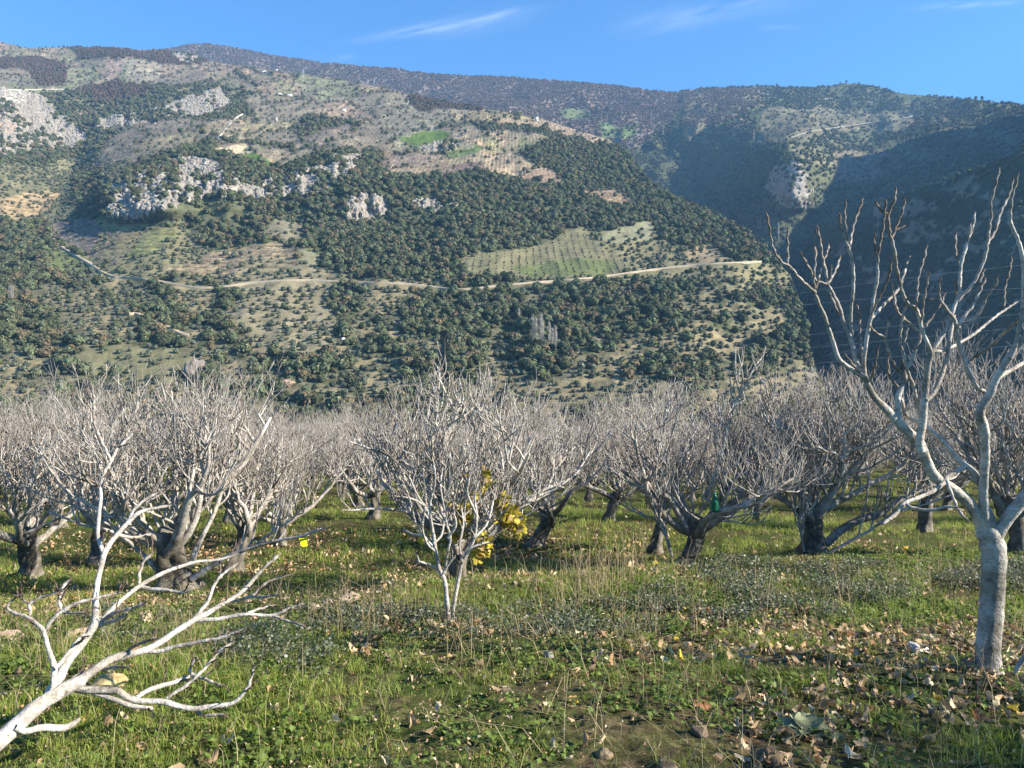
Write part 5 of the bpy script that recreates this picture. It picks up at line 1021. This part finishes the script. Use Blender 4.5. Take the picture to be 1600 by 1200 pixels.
# mullein rosette
x, y = at_px(1262, 1150); mr = empty('mullein_plant', (x, y, float(ground_z(x, y)))); tag(mr, 'woolly grey-green rosette of broad leaves near the bottom right', 'plant')
m_mul = vcol_mat('woolly_leaf', .9, 40, .2, translucent=.15)
for i, (az, L, el) in enumerate(((10,.17,12),(-25,.19,8),(45,.14,55),(75,.13,70),(110,.14,62),(150,.17,25),(185,.19,12),(215,.15,30),(-60,.12,20),(-95,.12,28),(-10,.12,45),(95,.11,80),(250,.12,15))):
    u_ = np.linspace(0, 1, 9); v_ = np.linspace(-1, 1, 5); Lf = L*1.05; W2 = .055*np.sin(np.pi*np.clip(u_, .04, .97)**.8)**.8
    V = [];
    for a_, w2 in zip(u_, W2):
        for b_ in v_: V.append((a_*Lf*math.cos(R(el)*(1-.5*a_)), b_*w2, .012+a_*Lf*math.sin(R(el)*(1-.5*a_))+.018*b_*b_-.05*a_**3+.004*math.sin(a_*14+b_*3)))
    V = np.array(V); Rz = np.array(Matrix.Rotation(R(az), 3, 'Z')); V = V@Rz.T
    F = [(p_*5+q_, p_*5+q_+1, p_*5+q_+6, p_*5+q_+5) for p_ in range(8) for q_ in range(4)]
    mesh_np('leaf', V, np.array(F), m_mul, col=np.tile(np.array([.22, .235, .13])*random.uniform(.75, 1.15), (len(V), 1)), parent=mr, smooth=True)
x, y = at_px(950, 1165); B_ = Buf(); limb(B_, [(905,1198,3.5),(925,1178,3.2),(945,1150,2.5)], y-.1, y+.05, k=7); o = B_.obj('dry_stem', m_straw); tag(o, 'thick pale dry stem lying beside the straw-coloured clod', 'stem')
o = o.data.attributes['Col']
for d_ in o.data: d_.color = (.42, .33, .2, 1)

# ------------------------------------------------------------------ things on the hills
m_wall, t, b = mat('pale_render', .9); b.inputs['Base Color'].default_value = (.62, .60, .56, 1)
m_stonewall, t, b = mat('stone_wall', .95); n_ = noise_n(t, 1.2, 5); t.links.new(ramp(t, n_.outputs[0], [(.3, (.22, .2, .17)), (.7, (.42, .38, .32))]), b.inputs['Base Color'])
m_roof, t, b = mat('roof_tile', .9); b.inputs['Base Color'].default_value = (.25, .13, .09, 1)
m_groof, t, b = mat('grey_roof', .7); b.inputs['Base Color'].default_value = (.3, .3, .3, 1)
m_dark, t, b = mat('window_dark', .2); b.inputs['Base Color'].default_value = (.02, .025, .03, 1)
def boxv(cx, cy, z0, lx, ly, lz):
    V = np.array([(cx+sx*lx/2, cy+sy*ly/2, z0+sz*lz) for sz in (0, 1) for sy in (-1, 1) for sx in (-1, 1)]); F = np.array([(0, 2, 3, 1), (4, 5, 7, 6), (0, 1, 5, 4), (2, 6, 7, 3), (0, 4, 6, 2), (1, 3, 7, 5)]); return V, F
def house(h, px, py, wm, hm, dm, label, wall=m_wall, roof=m_roof, flat=False, rz=0, name='farmhouse', cat='house', dz=-1.5):
    p_ = on_hill(h, px, py); e = empty(name, p_+Vector((0, 0, dz)), R(rz)); tag(e, label, cat)
    V, F = boxv(0, 0, 0, wm, dm, hm-dz); mesh_np('wall', V, F, wall, parent=e)
    z = hm-dz
    if flat: V, F = boxv(0, 0, z+.01, wm+.6, dm+.6, .35)
    else:
        a, b = wm/2+.5, dm/2+.5; V = np.array([(-a, -b, z), (a, -b, z), (a, b, z), (-a, b, z), (-a, 0, z+dm*.28), (a, 0, z+dm*.28)]); F = None
        V = np.vstack([V, V]); V[6:, 2] += .25
    if F is None: mesh_np('roof', V[:6]+[0, 0, .02], [np.array([(0, 4, 3, 3)])[:, :3], np.array([(1, 2, 5)]), np.array([(0, 1, 5, 4), (3, 4, 5, 2), (0, 3, 2, 1)])], roof, parent=e)
    else: mesh_np('roof', V, F, roof, parent=e)
    for i in range(max(1, int(wm//5))):
        V, F = boxv((i+.5)*wm/max(1, int(wm//5))-wm/2, -dm/2-.02, -dz+.9, 1.1, .12, 1.2); mesh_np('window', V, F, m_dark, parent=e)
    return e
house(h1, 411, 115, 12, 5, 8, 'white farmhouse high on the plateau, farthest left of the white ones')
house(h1, 419, 116, 7, 3, 5, 'low white shed touching the right of the highest white farmhouse', flat=True, roof=m_wall, name='shed', cat='shed')
house(h1, 437, 149, 11, 4, 7, 'left of two long white farm buildings on the plateau', flat=True, roof=m_wall, name='farm_building')
house(h1, 452, 150, 13, 3.5, 7, 'right of two long white farm buildings on the plateau', flat=True, roof=m_groof, name='farm_building')
house(h1, 432, 191, 5, 7, 5, 'small square stone tower hut below the white farm buildings', wall=m_stonewall, flat=True, roof=m_stonewall, name='tower_hut', cat='hut')
house(h1, 536, 175, 10, 4, 6, 'white hut with grey roof in the bare orchard of the plateau', roof=m_groof, name='hut', cat='hut')
house(h1, 795, 176, 6, 3.5, 5, 'small tan hut on the plateau rim left of the pale stone hut', wall=m_stonewall, roof=m_roof, name='hut', cat='hut')
house(h1, 838, 190, 6, 7, 6, 'pale stone hut standing alone on the rim of the plateau', wall=m_wall, roof=m_groof, name='hut', cat='hut')
house(h1, 432*1.0, 106*1.0+1, 7, 3, 5, 'tiny white hut above the highest farmhouse', roof=m_groof, name='hut', cat='hut')
house(h2, 1155, 190, 13, 6, 8, 'reddish house on the right-hand mountain spur', wall=m_roof, roof=m_roof)
house(h2, 1423, 183, 14, 3, 7, 'long pale building on the track across the right-hand mountain', flat=True, roof=m_groof, name='farm_building')
house(h1, 343, 216, 8, 2.5, 5, 'small pale shed at the end of the stone wall on the plateau', flat=True, roof=m_wall, name='shed', cat='shed')
p_ = on_hill(h1, 537, 533); V, F = lathe([(.01, 0), (1.25, 0), (1.3, .3), (1.3, 2.0), (1.1, 2.4), (.3, 2.6), (.3, 2.8), (.01, 2.8)], 20)
wt = empty('water_tank', p_); tag(wt, 'small round white tank among the olives left of the white poplars', 'water tank'); m_white, t, b = mat('white_tank', .4); b.inputs['Base Color'].default_value = (.85, .84, .8, 1); mesh_np('tank', V, F, m_white, parent=wt, smooth=True)
# roads: ribbons lying on the hill surface
def ribbon(name, h, pts, wd, colr, lift=.35, label=None):
    pts = smooth_poly(np.array(pts, float), 6); W3 = [np.array(on_hill(h, *q)) for q in pts]; W3 = np.array(W3)
    for _ in range(3): W3[1:-1] = (W3[:-2]+2*W3[1:-1]+W3[2:])/4
    T = np.gradient(W3, axis=0); S = np.c_[-T[:, 1], T[:, 0]]; S /= np.linalg.norm(S, axis=1)[:, None]; S3 = np.c_[S, 0*S[:, 0]]*wd/2
    # bed cut into the slope: surface, uphill bank and downhill face
    a = W3-S3; b = W3+S3; up_ = np.array([0, 0, lift]); V = np.stack([a+up_-[0, 0, 2.5], a+up_, b+up_, b+up_-[0, 0, 2.5]], 1).reshape(-1, 3); n = len(W3); F = [(i*4+j, i*4+j+1, i*4+j+5, i*4+j+4) for i in range(n-1) for j in range(3)]
    m, t, b_ = mat(name+'_dirt', 1); nn = noise_n(t, .4, 5); t.links.new(ramp(t, nn.outputs[0], [(.3, tuple(x*.8 for x in colr)), (.7, tuple(x*1.15 for x in colr))]), b_.inputs['Base Color'])
    o = mesh_np(name, V, np.array(F), m); return tag(o, kind='structure')
ribbon('dirt_road', h1, [(180,433),(200,434),(220,436),(260,441),(310,450),(345,449),(400,442),(480,438),(560,442),(640,444),(680,449),(720,453),(760,449),(800,445),(860,440),(900,437),(960,430),(1010,423),(1070,416),(1130,412),(1190,409),(1215,407)], 3.0, (.34, .28, .20), 1.0)
ribbon('farm_track', h1, [(76,370),(92,382),(110,393),(130,405),(150,418),(168,429),(183,433)], 4.5, (.38, .31, .21), .6)
ribbon('path', h1, [(205,491),(215,490),(235,499),(255,508),(280,520),(300,525)], 5, (.40, .31, .22), .9)
ribbon('quarry_track', h1, [(-40,141),(0,140),(45,141),(90,140),(130,141)], 6, (.44, .40, .33), 1.2)
ribbon('field_track', h1, [(340,216),(350,205),(362,190),(378,178)], 3, (.45, .42, .34), 1)
ribbon('mountain_track', h2, [(1150,140),(1180,146),(1220,150),(1260,155),(1300,155)], 6, (.28, .25, .21), 2)
ribbon('mountain_path', h2, [(1225,220),(1260,208),(1300,200),(1350,194),(1420,184)], 6, (.24, .22, .18), 2)
# crag standing in the olives, and a reddish outcrop
p_ = on_hill(h1, 305, 588)
for (px, py, w_, hh_, sd_, lb, cc_) in ((300,574,30,34,5,'lone grey crag with a shaded left side above the bare orchard tops',(.20,.17,.145)),(320,578,20,20,6,'smaller grey rock leaning on the right of the lone crag',(.22,.19,.16)),(448,596,26,14,7,'reddish rock outcrop low on the slope above the orchard',(.30,.20,.14)),(690,416,10,6,8,'small pale outcrop in the dark oak wood left of the tan field',(.4,.36,.3))):
    q = on_hill(h1, px, py+hh_*.35); rock_obj('rock_outcrop', px, py, w_, hh_, cc_, lb, sd_, D=float(q.y)-2, cat='rock', mat_=m_crag, sub=4)
# crags: jagged rock faces over the cliff bands
def crag_proto(seed):
    r = np.random.default_rng(seed); bm = bmesh.new(); bmesh.ops.create_icosphere(bm, subdivisions=3, radius=1); v = np.array([q.co[:] for q in bm.verts]); f = np.array([[q.index for q in g.verts] for g in bm.faces]); bm.free()
    for _ in range(10):
        d_ = r.normal(size=3)*[1, 1, .5]; d_ = unit(d_); h_ = r.uniform(.45, .8); e_ = v@d_-h_; v = v-np.clip(e_, 0, None)[:, None]*d_*.9
    o_ = r.uniform(0, 50, 2); v = v*(1+.22*fbm(v[:, 0]*2.5+o_[0], v[:, 1]*2.5+v[:, 2]*.8+o_[1], 3))[:, None]*[3.2, 3.2, 4.6]
    cc_ = np.array([[.25, .222, .185]])*(1+.3*fbm(v[:, 0]*.8+v[:, 1]*.8, v[:, 2]*.25, 3))[:, None]*r.uniform(.85, 1.15); return mesh_np('crag_piece', v, f, m_crag, col=cc_, link=False)
CR = [crag_proto(i) for i in range(5)]
hh1 = dict(h1); hh1['den'] = (h1['typ'] == 5)*1.0; p = sample(hh1, [5], 3.7, 70); p = inview(p, 20); r_ = np.random.default_rng(3)
scatter('crag_rocks', p-[0, 0, 1.5], rnd(len(p), 0, 6.28, 2), rnd(len(p), .35, 1.0, 3), CR, 5, 'jagged pale grey limestone crags in bands across the slope', 'crags'); print('crags', len(p))
# stone terrace walls on the plateau fields
hh2 = dict(h2); hh2['den'] = (h2['typ'] == 5)*1.0; p = inview(sample(hh2, [5], 6, 71), 20); scatter('cliff_rocks', p-[0, 0, 3], rnd(len(p), 0, 6.28, 2), rnd(len(p), .5, 1.2, 3), CR, 5, 'sunlit pale cliff on the mountain spur right of the near hill', 'cliff')
# poplars
def poplar(h, px, py, ht, label, name='poplar_tree', group='bare white poplars', wd=.085, colr=(.50, .46, .42), seed=0, p=None):
    p_ = on_hill(h, px, py) if p is None else p; e = empty(name, p_); tag(e, label, 'tree', group); r = np.random.default_rng(seed); b1 = Buf(); z = np.linspace(-1, ht, 8)
    V, F = tube(np.c_[.1*np.sin(z), .1*np.cos(z), z], .17*(1-z/ht*.85).clip(.1, 1.1), 6); b1.add(V, F, (0, 0, 0)); b1.obj('trunk', m_bark, e); b2 = Buf()
    for i in range(110):
        z0 = ht*r.uniform(.08, .92); a = r.uniform(0, 6.28); L = ht*wd*2.6*(1-.6*abs(z0/ht-.4)); o_ = np.array([math.cos(a), math.sin(a), 0]); V, F = tube([(0, 0, z0), tuple(o_*L*.22+[0, 0, z0+L*.45]), tuple(o_*L*.36+[0, 0, z0+L])], [.06, .05, .03], 3); b2.add(V, F, (0, 0, 0))
    b2.obj('branches', m_bark, e); return e
for i, (px, py, ht, lb) in enumerate(((812,507,11,'short white poplar standing alone left of the poplar group'),(834,541,19,'leftmost tall white poplar of the group in the olives'),(838,542,18,'white poplar second from the left in the group'),(845,541,20,'tallest white poplar in the middle of the group'),(849,543,15,'thin white poplar just right of the tallest one'),(859,538,14,'white poplar set back between the group halves'),(863,546,13,'white poplar second from the right end of the group'),(867,548,15,'rightmost white poplar of the group in the olives'))):
    poplar(h1, px, py, ht, lb, seed=i)
for i, (px, py, ht, lb) in enumerate(((1183,368,22,'leftmost pale poplar in the shaded ravine past the near hill'),(1189,369,24,'second pale poplar from the left in the shaded ravine'),(1196,371,22,'third pale poplar in the shaded ravine row'),(1216,378,26,'pale poplar standing apart at the right of the ravine row'))):
    p_ = on_hill(h2, px, py-6); poplar(h2, px, py, ht, lb, seed=20+i, wd=.07, p=p_)
for i, (px, py, ht, lb) in enumerate(((932,157,22,'pale poplar upright on the purple ridge above the plateau rim'),(1018,196,44,'tallest pale poplar in the fold of the far mountain'),(1020,208,30,'pale poplar just below the tallest one in the mountain fold'),(1038,212,26,'pale poplar right of the tallest one in the mountain fold'),(1178,222,32,'two-stemmed white poplar at the shadow edge on the mountain spur'),(737,140,18,'small pale poplar on the far purple ridge'))):
    poplar(h2, px, py, ht, lb, seed=30+i, group='pale poplars on the far mountain', wd=.06)
poplar(h1, 17, 476, 13, 'lone white leafless tree at the left edge of the olive slope', name='bare_tree', group=None, wd=.16, seed=50)
# pylons: lattice masts
def pylon(h, px, py, ht, label):
    p_ = on_hill(h, px, py); e = empty('pylon', p_); tag(e, label, 'pylon'); b1 = Buf()
    for sx in (-1, 1):
        for sy in (-1, 1): V, F = tube([(sx*2, sy*2, -1), (sx*.9, sy*.9, ht*.6), (sx*.3, sy*.3, ht)], [.16]*3, 4); b1.add(V, F, (0, 0, 0))
    for i in range(8):
        z0 = ht*i/8; z1 = ht*(i+1)/8; w0 = np.interp(z0, [0, ht*.6, ht], [2, .9, .3]); w1 = np.interp(z1, [0, ht*.6, ht], [2, .9, .3])
        for s_ in (-1, 1): V, F = tube([(-s_*w0, -w0, z0), (0, -(w0+w1)/2, (z0+z1)/2), (s_*w1, -w1, z1)], [.09]*3, 3); b1.add(V, F, (0, 0, 0))
    b1.obj('mast', m_steel, e)
    for z in (.72, .84, .95): b2 = Buf(); V, F = tube([(-4, 0, ht*z), (0, 0, ht*z+.6), (4, 0, ht*z)], [.14]*3, 4); b2.add(V, F, (0, 0, 0)); b2.obj('cross_arm', m_steel, e)
    return e
m_steel, t, b = mat('galvanised_steel', .5); b.inputs['Base Color'].default_value = (.42, .43, .44, 1)
pylon(h1, 474, 122, 24, 'grey lattice pylon on the plateau right of the highest farmhouse')
pylon(h2, 576, 134, 26, 'left of two faint pylons on the far ridge'); pylon(h2, 585, 134, 26, 'right of two faint pylons on the far ridge')
# cables over the ravine
for i, (a_, b_, c_, D0, D1, lb) in enumerate((((1250,458),(1430,433),(1640,410),560,430,'highest pale power cable across the dark ravine'),((1252,477),(1430,461),(1640,448),560,430,'second highest power cable across the dark ravine'),((1246,525),(1438,506),(1640,486),540,420,'third power cable from the top across the dark ravine'),
        ((1262,544),(1438,527),(1640,507),540,420,'fourth power cable from the top, below the third by a hand'),((1270,568),(1438,554),(1640,534),520,410,'lowest pale power cable across the dark ravine'))):
    p0, p1, p2 = P(*a_, D0), P(*b_, (D0+D1)/2), P(*c_, D1); u_ = np.linspace(0, 1, 24)[:, None]; Q = p0*(1-u_)*(1-2*u_)+p1*4*u_*(1-u_)+p2*u_*(2*u_-1); V, F = tube(Q, [.07]*24, 4); b1 = Buf(); b1.add(V, F, (0, 0, 0)); tag(b1.obj('power_cable', m_steel), lb, 'cable')
# trees on the skyline
skt = clump_mesh('crown', 90, 2.6, 2.6, .6, (.05, .055, .035), .3, 90, trunk=False, z0=6); skb = clump_mesh('crown', 60, 2.4, 2.8, .5, (.11, .08, .07), .3, 91, bare=True, trunk=False, z0=6)
for i, (px, s_, k_, lb) in enumerate(((1142,1.3,0,'round dark tree on the skyline left of the mountain top'),(1213,1.5,0,'tall dark tree on the skyline between dip and mountain top'),(1239,.9,0,'first of two small trees close together on the skyline'),(1247,.9,0,'second of two small trees close together on the skyline'),(1313,1.2,0,'left tree of the pair crowning the mountain top'),(1321,1.5,0,'right darker tree of the pair crowning the mountain top'),(1338,1.3,1,'bare brown tree just right of the mountain top'),(1365,1.4,1,'bare wide tree on the skyline right of the mountain top'),
        (1470,1.3,1,'bare tree on the falling skyline at right'),(1508,1.2,1,'bushy bare tree beside the dark skyline pair at right'),(1525,1.8,0,'left of the dark tree pair on the right skyline'),(1533,1.9,0,'right and taller of the dark tree pair on the right skyline'),(1550,1.5,1,'wide bare tree right of the dark skyline pair'),(912,1.4,0,'dark conifer-like tree on the middle skyline'),(921,1.2,0,'smaller dark tree beside the conifer-like one'))):
    T_ = float(np.interp(px, [q[0] for q in top2], [q[1] for q in top2])); p_ = on_hill(h2, px, T_+1.5); e = empty('skyline_tree', p_); e.scale = (s_,)*3; tag(e, lb, 'tree', 'trees on the skyline')
    o = bpy.data.objects.new('crown', (skb if k_ else skt).data); C.objects.link(o); o.parent = e; b1 = Buf(); V, F = tube([(0, 0, -1.5), (.1, 0, 2), (0, .1, 5.5)], [.3, .22, .12], 5); b1.add(V, F, (0, .3, 0)); b1.obj('trunk', m_bark, e)
for i, (px, lb) in enumerate(((72,'left of three tiny round trees on the left skyline'),(83,'middle of three tiny round trees on the left skyline'),(92,'right of three tiny round trees on the left skyline'))):
    p_ = on_hill(h1, px, 77); e = empty('skyline_tree', p_); tag(e, lb, 'tree', 'trees on the skyline'); o = bpy.data.objects.new('crown', skt.data); C.objects.link(o); o.parent = e; b1 = Buf(); V, F = tube([(0, 0, -1.5), (.1, 0, 2), (0, .1, 5.5)], [.3, .22, .12], 5); b1.add(V, F, (0, .3, 0)); b1.obj('trunk', m_bark, e)

# ------------------------------------------------------------------ haze
def haze():
    x0, x1, y0, y1, z0, z1 = -4800, 4800, -60, 3700, -301.5, 1500
    V = [(x, y, z) for z in (z0, z1) for y in (y0, y1) for x in (x0, x1)]
    F = [(0, 2, 3, 1), (4, 5, 7, 6), (0, 1, 5, 4), (2, 6, 7, 3), (0, 4, 6, 2), (1, 3, 7, 5)]
    m = bpy.data.materials.new('haze'); m.use_nodes = True; t = m.node_tree; t.nodes.clear()
    o = t.nodes.new('ShaderNodeOutputMaterial'); v = t.nodes.new('ShaderNodeVolumePrincipled')
    v.inputs['Color'].default_value = (.30, .60, 1, 1); v.inputs['Density'].default_value = .00008; v.inputs['Anisotropy'].default_value = .1
    t.links.new(v.outputs[0], o.inputs['Volume'])
    tag(mesh_np('haze', V, np.array(F), m), 'thin blue air haze filling the valley', 'haze', kind='stuff')
haze()
